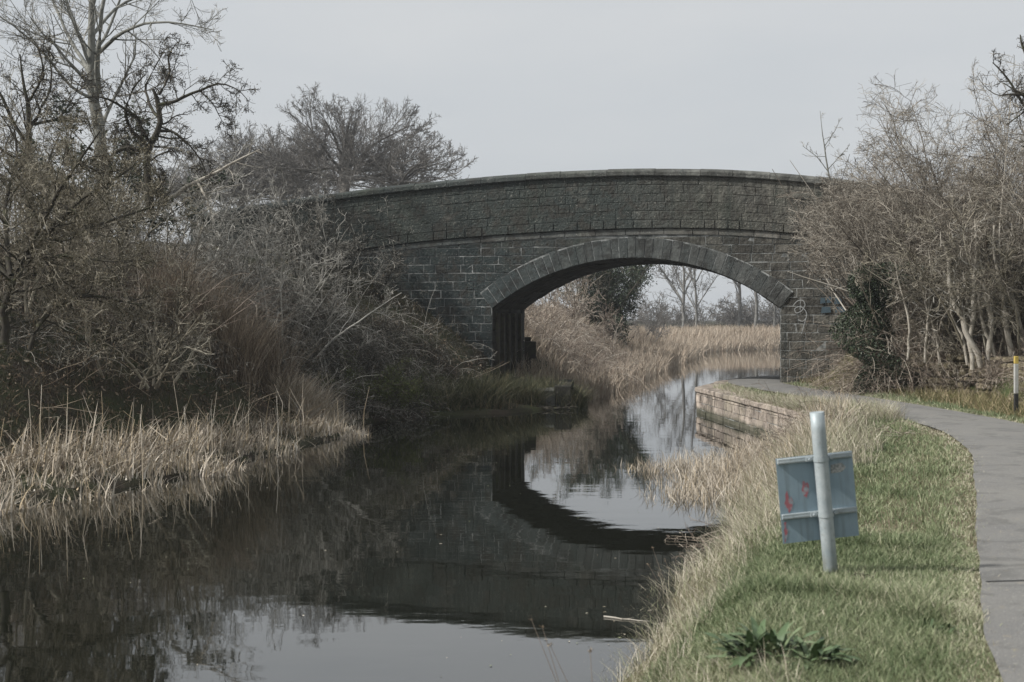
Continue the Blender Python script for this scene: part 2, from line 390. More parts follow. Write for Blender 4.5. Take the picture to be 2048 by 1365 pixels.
# water
a = Acc(); a.add([(-400, -60, 0), (400, -60, 0), (400, 200, 0), (-400, 200, 0)], [[0, 1, 2, 3]])
m, n, b = mat('canal_water')
b.inputs['Base Color'].default_value = (.008, .009, .006, 1); b.inputs['Roughness'].default_value = .015
b.inputs['IOR'].default_value = 2.3; b.inputs['Specular IOR Level'].default_value = .5
tc = N(n, 'ShaderNodeTexCoord'); mp = N(n, 'ShaderNodeMapping'); mp.inputs['Scale'].default_value = (1, 1.6, 1); n.links.new(tc.outputs['Object'], mp.inputs[0])
w1 = noise(n, .9, 2, vec=mp.outputs[0], rough=.5); w2 = noise(n, 9, 2, vec=mp.outputs[0], rough=.5)
h = math_(n, 'ADD', w1, math_(n, 'MULTIPLY', w2, .07))
bump(n, b, h, .10, .022)
tag(a.build('water', m), kind='structure')

# towpath
a = Acc()
tn = nrm(np.gradient(PATH[:, :2], axis=0)); nn = np.stack([tn[:, 1], -tn[:, 0]], 1)
rg = np.random.default_rng(5)
offs = np.linspace(-.5, .5, 7)
V = []
for i, q in enumerate(PATH):
    for jx, o_ in enumerate(offs):
        e = 1 + (.006 * math.sin(i * 1.3 + jx) + .010 * math.sin(i * .31 + 2 * jx) if jx in (0, 6) else 0)
        p = q[:2] + nn[i] * o_ * q[2] * e
        V.append((p[0], p[1], .622 + .02 * (1 - (2 * o_) ** 2)))
I = (np.arange(len(PATH) - 1)[:, None] * 7 + np.arange(6)[None])
a.add(V, np.stack([I, I + 1, I + 8, I + 7], -1).reshape(-1, 4))
m, n, b = mat('asphalt')
f1 = noise(n, 1.2, 5); f2 = noise(n, 120, 3); f3 = noise(n, 14, 4)
c = mixc(n, mapr(n, f1, .35, .65), (.115, .115, .118), (.175, .17, .16)); c = mixc(n, mapr(n, f2, .35, .65), c, (.22, .215, .20))
c = mixc(n, mapr(n, f3, .60, .70, 0, .6), c, (.25, .22, .17)); c = mixc(n, mapr(n, noise(n, 45, 2), .62, .70, 0, .8), c, (.30, .29, .27)); c = mixc(n, mapr(n, noise(n, 2.3, 6, dist=1), .52, .62, 0, .45), c, (.085, .085, .08))
n.links.new(c, b.inputs['Base Color']); b.inputs['Roughness'].default_value = .9; bump(n, b, f2, .5, .01)
tag(a.build('path', m, smooth=True), kind='structure')
m, n, b = mat('tar_joint'); b.inputs['Base Color'].default_value = (.03, .03, .03, 1); b.inputs['Roughness'].default_value = .8
a = Acc(); kk = 24; xs = np.linspace(-.94, .94, kk); ctr = np.interp(8.55, PATH[:, 1], PATH[:, 0])
jy = 8.55 + .012 * wob(xs * 6, xs, 4, 1.5); V = []
for x_, y_ in zip(xs, jy):
    z_ = .622 + .02 * (1 - (x_ / .93) ** 2) + .005; V += [(ctr + x_, y_ - .011, z_), (ctr + x_, y_ + .011, z_)]
I = np.arange(kk - 1) * 2
a.add(V, np.stack([I, I + 2, I + 3, I + 1], -1)); tag(a.build('path_joint', m), kind='structure')

# ------------------------------------------------------------------ the bridge (local frame: x along the face, y through the arch)
BR = empty('stone_arch_bridge', (BX, BY, 0), -BA)
tag(BR, 'humpbacked dark stone arch bridge carrying a road over the canal and towpath', 'bridge')
rg = np.random.default_rng(11)
def face_pt(px, py):
    r = (px - 1024) / F; s = (r * BY - BX) / (BC + BS * r); D = BY - BS * s
    return s, CH + (HY - py) / F * D
tp = [face_pt(*p) for p in [(520, 408), (620, 393), (700, 384), (800, 371), (900, 359), (1000, 350), (1100, 344), (1200, 340), (1300, 338), (1400, 338), (1500, 342), (1600, 349), (1660, 355), (1760, 370)]]
sp = [face_pt(*p) for p in [(520, 545), (620, 516), (760, 495), (900, 480), (1000, 472), (1150, 461), (1300, 456), (1400, 457), (1500, 462), (1600, 471), (1700, 483)]]
def curve(pts):
    c = np.polyfit([p[0] for p in pts], [p[1] for p in pts], 4)
    return lambda s: np.polyval(c, np.clip(s, -12.5, 7.5))
ZT = curve(tp); ZS = curve(sp)
SC, HSP, ZSP, ZCR = -.08, 3.73, 2.50, 3.80
RI = (HSP ** 2 + (ZCR - ZSP) ** 2) / (2 * (ZCR - ZSP)); ZC = ZCR - RI; RT = .51; RO = RI + RT; AM = math.asin(HSP / RI)
DEP = 3.9; S0, S1 = -12.4, 8.6
def zin(s):
    u = np.abs(np.asarray(s, float) - SC); return np.where(u < HSP, ZC + np.sqrt(np.maximum(RI ** 2 - u ** 2, 0)), -1.)
def quad_block(acc, c, proud, inset, rnd, fmap):
    c = np.array(c, float); m_ = c.mean(0)
    e = c.copy()
    c = c + rg.normal(size=c.shape) * .0045
    dx = inset; sgn = np.sign(c - m_); f = c - sgn * dx
    V = [fmap(p[0], p[1], 0) for p in c] + [fmap(p[0], p[1], proud + rg.normal() * .003) for p in f]
    acc.add(V, [[4, 5, 6, 7], [0, 1, 5, 4], [1, 2, 6, 5], [2, 3, 7, 6], [3, 0, 4, 7]], rnd)
# core of the walls (seen as the mortar between the stones)
core = Acc()
ss = np.unique(np.r_[np.linspace(S0, SC - HSP, 40), SC - HSP + 1e-3, np.linspace(SC - HSP + .01, SC + HSP - .01, 61), SC + HSP - 1e-3, SC + HSP, np.linspace(SC + HSP + .05, S1, 24)])
zb_ = np.where(np.abs(ss - SC) < HSP - 5e-4, zin(ss), -1.); zt_ = ZS(ss) - .01
for d_, fl in ((0., 1), (DEP, -1)):
    V = np.concatenate([np.stack([ss, np.full_like(ss, d_), zb_], 1), np.stack([ss, np.full_like(ss, d_), zt_], 1)]); k_ = len(ss)
    I = np.arange(k_ - 1); core.add(V, np.stack([I, I + 1, I + 1 + k_, I + k_], -1)[:, ::fl], .5)
V = np.concatenate([np.stack([ss, np.full_like(ss, 0), zt_], 1), np.stack([ss, np.full_like(ss, DEP), zt_], 1)])
core.add(V, np.stack([I, I + 1, I + 1 + k_, I + k_], -1), .5)
core.build('wall_core', M['mortar'], BR)
# spandrel and abutment stones
def smin(z):
    if z <= ZSP: return HSP
    zo = ZC + RO * math.cos(AM)
    if z <= zo: return HSP + (z - ZSP) * (RO * math.sin(AM) - HSP) / (zo - ZSP)
    if z >= ZC + RO: return 0.
    return math.sqrt(max(0, RO ** 2 - (z - ZC) ** 2))
CHt = .222
for face, fm in ((0, lambda s, z, p: (s, -p, z)), (1, lambda s, z, p: (s, DEP + p, z))):
    sw = Acc()
    z = -.34
    while z < 4.7:
        z1 = z + CHt
        for side in (-1, 1):
            s = 0.; lim = (SC - S0) if side < 0 else (S1 - SC)
            a0, a1 = smin(z + .008), smin(z1 - .008)
            u = max(a0, a1) + rg.uniform(.15, .5)
            edge = [(a0 + .004, a1 + .004), ]
            if a1 < .01 and a0 < .01: edge = [(.004, .004)]
            while edge[-1][0] < lim:
                if abs(z - 0) > -9: 
                    edge.append((u, u)); u += rg.uniform(.30, .62)
            for (l0, l1), (r0, r1) in zip(edge[:-1], edge[1:]):
                g = .010
                c = [(SC + side * (l0 + g), z + g), (SC + side * (r0 - g), z + g), (SC + side * (r1 - g), z1 - g), (SC + side * (l1 + g), z1 - g)]
                c = [(q[0], min(q[1], float(ZS(q[0])) - .18)) for q in c]
                if max(c[2][1], c[3][1]) - z < .05: continue
                if side < 0: c = [c[1], c[0], c[3], c[2]]
                if face: c = [c[1], c[0], c[3], c[2]]
                quad_block(sw, c, rg.uniform(.004, .016), .007, rg.random(), fm)
        z = z1
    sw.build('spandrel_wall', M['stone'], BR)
# arch ring
nv = 37; rnd_ = np.random.default_rng(7)
for face in (0, 1):
    ar = Acc()
    ang = np.linspace(-AM, AM, nv + 1); ang[1:-1] += rnd_.normal(size=nv - 1) * .0035
    for i in range(nv):
        a0, a1 = ang[i] + rnd_.uniform(.0005, .0020), ang[i + 1] - rnd_.uniform(.0005, .0020); key = (i == nv // 2)
        ro = RO + (.03 if key else rnd_.uniform(-.03, .02)); ri = RI - .004
        pr = rnd_.uniform(.03, .045) + (.02 if key else 0)
        c = [(SC + ri * math.sin(a0), ZC + ri * math.cos(a0)), (SC + ri * math.sin(a1), ZC + ri * math.cos(a1)),
             (SC + ro * math.sin(a1), ZC + ro * math.cos(a1)), (SC + ro * math.sin(a0), ZC + ro * math.cos(a0))]
        V = []; cc = np.array(c); mm = cc.mean(0)
        for p in cc: V.append((p[0], (.0 if not face else DEP), p[1]))
        f = mm + (cc - mm) * np.array([.93, .975])
        for p in cc * .985 + mm * .015: V.append((p[0], (-pr + .012) if not face else DEP + pr - .012, p[1]))
        for p in f: V.append((p[0], -pr if not face else DEP + pr, p[1]))
        fs = [[8, 9, 10, 11]] + [[q + o_, (q + 1) % 4 + o_, (q + 1) % 4 + o_ + 4, q + o_ + 4] for o_ in (0, 4) for q in range(4)]
        fs = np.array(fs); ar.add(V, fs if not face else fs[:, ::-1], rnd_.random())
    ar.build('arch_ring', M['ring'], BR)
    mo = Acc(); th = np.linspace(-AM, AM, 60); y_ = -.024 if not face else DEP + .024
    V = np.concatenate([np.c_[SC + q * np.sin(th), np.full(60, y_), ZC + q * np.cos(th)] for q in (RI + .012, RO + .012)]); I = np.arange(59); fq = np.stack([I, I + 1, I + 61, I + 60], -1)
    mo.add(V, fq if not face else fq[:, ::-1]); mo.build('ring_mortar', M['mortar'], BR)
# barrel: soffit stones and the two inner walls
bl = Acc()
na = 28; ang = np.linspace(-AM, AM, na + 1)
for i in range(na):
    d_ = .0
    while d_ < DEP:
        d1 = min(DEP, d_ + rg.uniform(.5, .9))
        if DEP - d1 < .2: d1 = DEP
        pr = rg.uniform(.0, .02)
        V = []
        for rr, k_ in ((RI + .01, 0.), (RI - .012 - pr, .004)):
            for aa, q in ((ang[i] + k_ / 3, d_ + k_), (ang[i + 1] - k_ / 3, d_ + k_), (ang[i + 1] - k_ / 3, d1 - k_), (ang[i] + k_ / 3, d1 - k_)):
                V.append((SC + rr * math.sin(aa), q, ZC + rr * math.cos(aa)))
        bl.add(V, np.array([[4, 5, 6, 7], [0, 1, 5, 4], [1, 2, 6, 5], [2, 3, 7, 6], [3, 0, 4, 7]])[:, ::-1], rg.random())
        d_ = d1
for side in (-1, 1):
    z = -.5
    while z < ZSP - .02:
        z1 = min(z + .30, ZSP); d_ = 0.
        while d_ < DEP:
            d1 = min(DEP, d_ + rg.uniform(.35, .75))
            if DEP - d1 < .2: d1 = DEP
            x0 = SC + side * (HSP + .03); pr = rg.uniform(.02, .05)
            fm = lambda a_, b_, p: (x0 - side * p, a_, b_)
            c = [(d_ + .004, z + .005), (d1 - .004, z + .005), (d1 - .004, z1 - .005), (d_ + .004, z1 - .005)]
            if side < 0: c = c[::-1]
            quad_block(bl, c, pr, .012, rg.random(), fm); d_ = d1
        z = z1
    x0 = SC + side * (HSP + .031)
    bl.add([(x0, 0, -1), (x0, DEP, -1), (x0, DEP, ZSP + .05), (x0, 0, ZSP + .05)], [[0, 1, 2, 3]], .2)
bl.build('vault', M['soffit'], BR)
# added dark strips standing for quoins and shadows along the left inner wall
fe = Acc()
for q in (.35, .95, 1.6, 2.3, 3.05):
    box(fe, (SC - HSP + .0, q, -.4), (SC - HSP + .10, q + .16, ZSP - .12), .3, bev=.012)
fe.build('quoin_shade_strip', M['barkdark'], BR)
# string band, parapet, coping
def strip_course(acc, za, zb, d0, pr, L, lo=S0, hi=S1, back=False, inset=.008, gap=.005, jl=.25):
    s = lo + rg.uniform(0, .3)
    while s < hi:
        e = min(s + L * rg.uniform(1 - jl, 1 + jl), hi)
        k_ = 3; q = np.linspace(s + gap, e - gap, k_)
        p = pr if np.isscalar(pr) else rg.uniform(*pr)
        lo_ = [(x_, za(x_) + gap) for x_ in q]; up_ = [(x_, zb(x_) - gap) for x_ in q]
        sg = -1 if not back else 1
        V = []
        for (x_, z_) in lo_ + up_: V.append((x_, d0, z_))
        for j_, (x_, z_) in enumerate(lo_ + up_):
            jj = j_ % k_; xi = x_ + (inset if jj == 0 else -inset if jj == k_ - 1 else 0); zi = z_ + (inset if j_ < k_ else -inset)
            V.append((xi, d0 + sg * p, zi))
        n_ = 2 * k_; fs = []
        for j_ in range(k_ - 1):
            fs.append([n_ + j_, n_ + j_ + 1, n_ + k_ + j_ + 1, n_ + k_ + j_])
            fs.append([j_, j_ + 1, n_ + j_ + 1, n_ + j_]); fs.append([k_ + j_, n_ + k_ + j_, n_ + k_ + j_ + 1, k_ + j_ + 1])
        fs.append([0, n_, n_ + k_, k_]); fs.append([k_ - 1, 2 * k_ - 1, n_ + 2 * k_ - 1, n_ + k_ - 1])
        fs = np.array(fs); acc.add(V, fs if not back else fs[:, ::-1], rg.random()); s = e
for bk in (False, True):
    bd = Acc(); strip_course(bd, lambda s: ZS(s) - .165, lambda s: ZS(s) - .005, 0 if not bk else DEP, .030, .85, back=bk)
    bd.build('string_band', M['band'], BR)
CT = .20
for bk in (False, True):
    pa = Acc(); d0 = -.035 if not bk else DEP + .035; nc = 6
    for j_ in range(nc):
        f0 = lambda s, j_=j_: ZS(s) + (ZT(s) - CT - ZS(s)) * j_ / nc
        f1 = lambda s, j_=j_: ZS(s) + (ZT(s) - CT - ZS(s)) * (j_ + 1) / nc
        strip_course(pa, f0, f1, d0, ((.035, .05) if j_ == 0 else (.003, .016)), .50, back=bk, inset=.011, jl=.5)
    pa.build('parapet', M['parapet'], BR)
sq = np.linspace(S0, S1, 60)
for (da, db) in ((-.035, .36), (DEP - .36, DEP + .035)):
    pc = Acc()
    rows = [np.stack([sq, np.full_like(sq, d_), f(sq)], 1) for d_, f in ((da, lambda s: ZS(s) - .006), (da, lambda s: ZT(s) - CT + .01), (db, lambda s: ZT(s) - CT + .01), (db, lambda s: ZS(s) - .006))]
    V = np.concatenate(rows); I = np.arange(59)
    for r0 in range(4):
        r1 = (r0 + 1) % 4
        pc.add(V, np.stack([r0 * 60 + I, r0 * 60 + I + 1, r1 * 60 + I + 1, r1 * 60 + I], -1), .5)
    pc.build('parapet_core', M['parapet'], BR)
for dm in (.16, DEP - .16):
    cp = Acc()
    prof = np.array([(-.27, 0), (-.285, .02), (-.285, .11), (-.25, .15), (-.12, .20), (.12, .20), (.25, .15), (.285, .11), (.285, .02), (.27, 0)]); prof[:, 0] += dm
    s = S0
    while s < S1:
        e = min(s + rg.uniform(.8, 1.25), S1); q = np.linspace(s + .006, e - .006, 4); dz = rg.uniform(-.008, .008)
        V = [(x_, p[0], float(ZT(x_)) - CT + p[1] + dz) for x_ in q for p in prof]; npf = len(prof)
        fs = [[i_ * npf + j_, i_ * npf + (j_ + 1) % npf, (i_ + 1) * npf + (j_ + 1) % npf, (i_ + 1) * npf + j_] for i_ in range(3) for j_ in range(npf)]
        cp.add(V, fs, rg.random()); cp.f.append(np.array([list(range(npf))[::-1], list(range(3 * npf, 4 * npf))]) + cp.n - 4 * npf)
        s = e
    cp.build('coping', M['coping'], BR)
# graffiti on the right abutment
m, n, b = mat('white_spray'); b.inputs['Base Color'].default_value = (.34, .35, .35, 1)
def paint(pts, w, name, mt, y0=-.042):
    ac = Acc(); P = np.array([(*face_pt(*p), 0) for p in pts]); P = resample(P, 40)[:, :2]
    T = nrm(np.gradient(P, axis=0)); Nn = np.stack([-T[:, 1], T[:, 0]], 1)
    V = []
    for p, q in zip(P, Nn): V += [(p[0] - q[0] * w, y0, p[1] - q[1] * w), (p[0] + q[0] * w, y0, p[1] + q[1] * w)]
    I = np.arange(39) * 2; ac.add(V, np.stack([I, I + 2, I + 3, I + 1], -1)); return ac.build(name, mt, BR)
paint([(1586, 612), (1594, 602), (1606, 600), (1611, 610), (1604, 622), (1592, 628), (1588, 618), (1600, 612), (1612, 622), (1614, 634), (1606, 644), (1596, 640)], .009, 'graffiti', m)
paint([(1614, 630), (1608, 650), (1603, 668)], .008, 'graffiti', m, -.044)
m2, n, b = mat('blue_spray'); b.inputs['Base Color'].default_value = (.065, .095, .115, 1)
ac = Acc()
for (x0, y0, x1, y1) in ((1640, 596, 1651, 608), (1653, 594, 1664, 607), (1642, 614, 1662, 627), (1668, 597, 1684, 609), (1670, 614, 1690, 626)):
    (a0, z1), (a1, z0) = face_pt(x0, y0), face_pt(x1, y1); ac.add([(a0, -.0405, z0), (a1, -.0405, z0 + .02), (a1 - .02, -.0405, z1), (a0 + .02, -.0405, z1)], [[0, 1, 2, 3]])
ac.build('graffiti', m2, BR)
# timber stop post on the far corner
ac = Acc(); x0 = SC - HSP + .05
P_ = from_sd(x0, DEP + .25)
box(ac, (-.09, -.09, 0), (.09, .09, 1.35), .5, bev=.015); box(ac, (-.12, -.16, .72), (.24, .16, 1.22), .5, bev=.02)
o = ac.build('mooring_post', M['barkdark'], origin=(0, 0, 0)); o.location = (P_[0], P_[1], .35)
tag(o, 'short dark timber post with a square block under the far left corner of the arch', 'post')

# ------------------------------------------------------------------ towpath wall, edge blocks
def wall_run(acc, pts, z0, z1, ch, L, pr=(.008, .03), lean=0.):
    for p, q in zip(pts[:-1], pts[1:]):
        p = np.array(p, float); q = np.array(q, float); ln = np.linalg.norm(q - p); t = (q - p) / ln; nr = np.array([t[1], -t[0]])
        def fm(a_, b_, pp): 
            w = p + t * a_ + nr * (pp - .08 * (b_ - z0) * lean); return (w[0], w[1], b_)
        z = z0
        while z < z1 - .03:
            ze = min(z + ch * rg.uniform(.9, 1.1), z1); s = 0.
            while s < ln - .02:
                e = min(s + L * rg.uniform(.6, 1.5), ln)
                if ln - e < .12: e = ln
                quad_block(acc, [(s + .004, z + .004), (e - .004, z + .004), (e - .004, ze - .004), (s + .004, ze - .004)], rg.uniform(*pr), .008, rg.random(), fm); s = e
            z = ze
WL = [(4.4, 33.8), (5.02, 24.4)]
TW = empty('canal_wall', (4.4, 33.8, 0)); tag(TW, 'pale coursed stone retaining wall holding the towpath above the water beside the bridge', 'wall')
ac = Acc(); o0 = np.array([4.4, 33.8, 0])
back = [(4.95, 35.5), (5.42, 37.1), (6.25, 39.1), (7.6, 40.2), (11, 42)]
run = [(11, 42), (7.6, 40.2), (6.25, 39.1), (5.42, 37.1), (4.95, 35.5), (4.4, 33.8), (5.02, 24.4), (5.6, 23.6)]
wall_run(ac, [p for p in run], -.6, .50, .17, .42)
ob = ac.build('wall_face', M['wall'], TW, origin=o0)
ac = Acc(); P = np.array(run, float); tt = nrm(np.gradient(P, axis=0)); nr_ = np.stack([tt[:, 1], -tt[:, 0]], 1)
inn = P - nr_ * .5; out = P + nr_ * .0
V = np.concatenate([np.c_[out, np.full(len(P), -.8)], np.c_[out, np.full(len(P), .49)], np.c_[inn, np.full(len(P), .49)]]); k_ = len(P); I = np.arange(k_ - 1)
ac.add(V, np.concatenate([np.stack([I, I + 1, I + 1 + k_, I + k_], -1), np.stack([I + k_, I + 1 + k_, I + 1 + 2 * k_, I + 2 * k_], -1)]))
ac.build('wall_backing', M['mortar'], TW, origin=o0)
ac = Acc()
for p, q in zip(run[:-1], run[1:]):
    p = np.array(p); q = np.array(q); ln = np.linalg.norm(q - p); t = (q - p) / ln; nr = np.array([t[1], -t[0]]); s = 0.
    while s < ln - .05:
        e = min(s + rg.uniform(.6, 1.0), ln)
        if ln - e < .3: e = ln
        Mx = np.eye(4); Mx[:2, 0] = t; Mx[:2, 1] = nr; Mx[:2, 3] = p
        box(ac, (s + .005, -.45, .493), (e - .005, .065 + rg.uniform(-.01, .01), .60 + rg.uniform(-.008, .008)), rg.random(), Mx, .015); s = e
ac.build('wall_coping', M['wall'], TW, origin=o0)
# left edge under the arch
EB = []
for k_, (x0, y0, w_, h_, lab) in enumerate(((.52, 35.25, .76, .50, 'pale squared edging stone at the waterline below the left side of the arch'),)):
    ac = Acc(); box(ac, (-w_ / 2, -.2, -.3), (w_ / 2, .6, h_ - .05), .5, bev=.035); ac.v[0] = ac.v[0] + rg.normal(size=ac.v[0].shape).astype(np.float32) * .009
    o = ac.build('edging_block', M['conc']); o.location = (x0 + .5, y0 + .35, .02); o.rotation_euler = (0, R(-2.5), R(14)); tag(o, lab, 'stone block')
ac = Acc(); g0 = np.random.default_rng(66); b0 = np.c_[g0.uniform(.5, 1.5, 30), g0.uniform(34.5, 35.2, 30), g0.uniform(.01, .08, 30)]; d0 = np.c_[g0.normal(size=30) * .3, g0.normal(size=30) * .1, g0.normal(size=30) * .04]
tubes(ac, np.stack([b0, b0 + d0 * .5 + .02, b0 + d0], 1), np.tile([.012, .01, .007], (30, 1)), 4)
tag(ac.build('driftwood', M['barkdark']), 'dark broken sticks caught against the pale edging stone', 'driftwood', kind='stuff')
ac = Acc()
wall_run(ac, [(1.45, 35.4), (1.70, 39.6)], -.5, .55, .2, .5)
ac.add([(1.45, 35.4, -.6), (1.70, 39.6, -.6), (1.70, 39.6, .54), (1.45, 35.4, .54), (1.05, 35.4, -.6), (1.3, 39.6, -.6), (1.3, 39.6, .54), (1.05, 35.4, .54)],
       [[0, 1, 2, 3], [4, 7, 6, 5], [3, 2, 6, 7], [0, 3, 7, 4], [1, 5, 6, 2]])
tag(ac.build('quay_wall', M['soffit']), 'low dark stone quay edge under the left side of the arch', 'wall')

# rubble wall in the hedge bank
ac = Acc(); rr = np.random.default_rng(21)
wp = [(8.35, 30.2), (9.1, 29.2), (9.75, 27.6), (10.0, 25.5)]
for p, q in zip(wp[:-1], wp[1:]):
    p = np.array(p); q = np.array(q); ln = np.linalg.norm(q - p); t = (q - p) / ln; nr = np.array([-t[1], t[0]]) * -1
    z = .5
    while z < 1.45:
        h_ = rr.uniform(.10, .19); s = 0
        while s < ln:
            w_ = rr.uniform(.16, .42)
            if rr.random() < .93:
                Mx = np.eye(4); Mx[:2, 0] = t; Mx[:2, 1] = nr; Mx[:2, 3] = p + t * s; Mx[2, 3] = z
                an = rr.normal() * .05; Rm = np.eye(4); Rm[0, 0] = Rm[2, 2] = math.cos(an); Rm[0, 2] = -math.sin(an); Rm[2, 0] = math.sin(an)
                box(ac, (0, -.3, 0), (w_ - .02, rr.uniform(-.02, .07), h_ - .015), rr.random(), Mx @ Rm, .03)
            s += w_
        z += h_
tag(ac.build('rubble_wall', M['rubble'], origin=(9.1, 29.2, .5)), 'low mossy rubble stone wall half buried in the hedge bank right of the towpath', 'wall')

# ------------------------------------------------------------------ sign, seen from the back
m, n, b = mat('galvanised_steel'); f1 = noise(n, 9, 5); f2 = noise(n, 60, 3)
c = mixc(n, mapr(n, f1, .35, .65), (.30, .35, .37), (.42, .46, .47)); c = mixc(n, mapr(n, f2, .6, .7, 0, .5), c, (.5, .52, .52))
tcs = N(n, 'ShaderNodeTexCoord'); sps = N(n, 'ShaderNodeSeparateXYZ'); n.links.new(tcs.outputs['Object'], sps.inputs[0]); c = mixc(n, math_(n, 'MULTIPLY', mapr(n, sps.outputs[2], .22, .0), mapr(n, f1, .3, .6)), c, (.12, .12, .07)); c = mixc(n, mapr(n, noise(n, 22, 6, rough=.8), .56, .66, 0, .6), c, (.20, .21, .19))
n.links.new(c, b.inputs['Base Color']); b.inputs['Metallic'].default_value = .25; b.inputs['Roughness'].default_value = .55; M['galv'] = m
m, n, b = mat('sign_back_aluminium'); f1 = noise(n, 3, 5); f2 = noise(n, 40, 4)
c = mixc(n, mapr(n, f1, .3, .7), (.22, .30, .355), (.29, .37, .425)); c = mixc(n, mapr(n, f2, .62, .75, 0, .35), c, (.13, .16, .17))
tcs = N(n, 'ShaderNodeTexCoord'); mps = N(n, 'ShaderNodeMapping'); mps.inputs['Scale'].default_value = (26, 1, 2.2); n.links.new(tcs.outputs['Object'], mps.inputs[0]); c = mixc(n, mapr(n, noise(n, 1, 5, vec=mps.outputs[0]), .50, .66, 0, .5), c, (.17, .21, .22))
n.links.new(c, b.inputs['Base Color']); b.inputs['Metallic'].default_value = .15; b.inputs['Roughness'].default_value = .55; M['alu'] = m
SD = 8.9; base = at(1662, 1152, SD); zb = gz(base[0], SD)
SG = empty('leaning_sign', (base[0], SD, .60)); SG.rotation_euler = (R(2), R(-5.6), R(4))
tag(SG, 'grey metal sign on a leaning galvanised post in the grass, seen from behind', 'sign')
pxm = SD / F
ac = Acc(); K_ = 12; zz = np.r_[np.linspace(-.3, 1.03, K_)]
tubes(ac, [np.c_[np.zeros(K_), np.zeros(K_), zz]], [np.full(K_, .0445)], 32, cap=True); ac.build('post', M['galv'], SG, smooth=False)
for p in SG.children[-1].data.polygons: p.use_smooth = len(p.vertices) == 4
PXC = -.022                                                # panel centre relative to the post
ac = Acc(); box(ac, (PXC - .245, .075, .215), (PXC + .245, .079, .755), .5); pn = ac.build('panel', M['alu'], SG)
for zc in (.735, .385):
    ac = Acc(); box(ac, (PXC - .24, .052, zc - .017), (PXC + .24, .0745, zc + .017), .5, bev=.003)
    box(ac, (PXC - .24, .046, zc - .010), (PXC + .24, .052, zc - .002), .5)
    ac.build('rail', M['galv'], SG)
    ac = Acc(); th = np.linspace(math.pi, 2 * math.pi, 14); P = np.c_[.049 * np.cos(th), .049 * np.sin(th), np.zeros(14)]
    V = np.concatenate([P + (0, 0, zc - .012), P + (0, 0, zc + .012)]); I = np.arange(13); ac.add(V, np.stack([I, I + 1, I + 15, I + 14], -1))
    box(ac, (-.085, .03, zc - .012), (-.046, .046, zc + .012), .5); box(ac, (.046, .03, zc - .012), (.085, .046, zc + .012), .5)
    cl = ac.build('clamp', M['galv'], SG)
    for sx in (-.066, .066):
        ac = Acc(); tubes(ac, [[(sx, .012, zc), (sx, .021, zc), (sx, .030, zc)]], [[.008, .0085, .0085]], 6, cap=True); ac.build('bolt', M['galv'], cl)
m, n, b = mat('worn_sticker'); f1 = noise(n, 60, 4); n.links.new(mixc(n, mapr(n, f1, .42, .58), (.20, .22, .22), (.42, .42, .41)), b.inputs['Base Color'])
ac = Acc(); x0, z0 = .075, .625
ac.add([(x0, .0738, z0), (x0 + .075, .0738, z0 + .004), (x0 + .10, .0738, z0 + .032), (x0 + .078, .0738, z0 + .062), (x0 + .004, .0738, z0 + .055)], [[0, 1, 2, 3, 4]])
ac.build('sticker', m, SG)
m, n, b = mat('red_spray'); f1 = noise(n, 25, 5); n.links.new(mixc(n, mapr(n, f1, .45, .6), (.36, .13, .15), (.30, .33, .36)), b.inputs['Base Color'])
ac = Acc()
def blot(cx, cz, w_, h_, sd):
    g = np.random.default_rng(sd); q = 14; th = np.linspace(0, 2 * math.pi, q, endpoint=False); r_ = 1 + .25 * g.normal(size=q)
    ac.add(np.c_[cx + w_ * r_ * np.cos(th), np.full(q, .0736), cz + h_ * r_ * np.sin(th)], [list(range(q))])
blot(-.095, .545, .022, .050, 1); blot(-.205, .47, .026, .055, 2); blot(-.243, .30, .012, .06, 3)
ac.build('paint_mark', m, SG)

# marker post on the right
MP = at(2032, 820, 23.8)
PO = empty('marker_post', (MP[0], 23.8, gz(MP[0], 23.8) - .05)); tag(PO, 'slim white post with yellow cap and black foot on the right towpath verge', 'post')
def plain(name, c, r=.6):
    m, n, b = mat(name); f1 = noise(n, 12, 5); n.links.new(mixc(n, mapr(n, f1, .35, .7), c, tuple(x * .7 for x in c)), b.inputs['Base Color']); b.inputs['Roughness'].default_value = r; return m
for nm, z0, z1, c in (('foot', 0, .42, (.03, .03, .03)), ('post', .425, .92, (.42, .42, .40)), ('cap', .925, 1.05, (.50, .38, .10))):
    ac = Acc(); box(ac, (-.032, -.032, z0), (.032, .032, z1), .5, bev=.006); ac.build(nm, plain('marker_' + nm, c), PO)

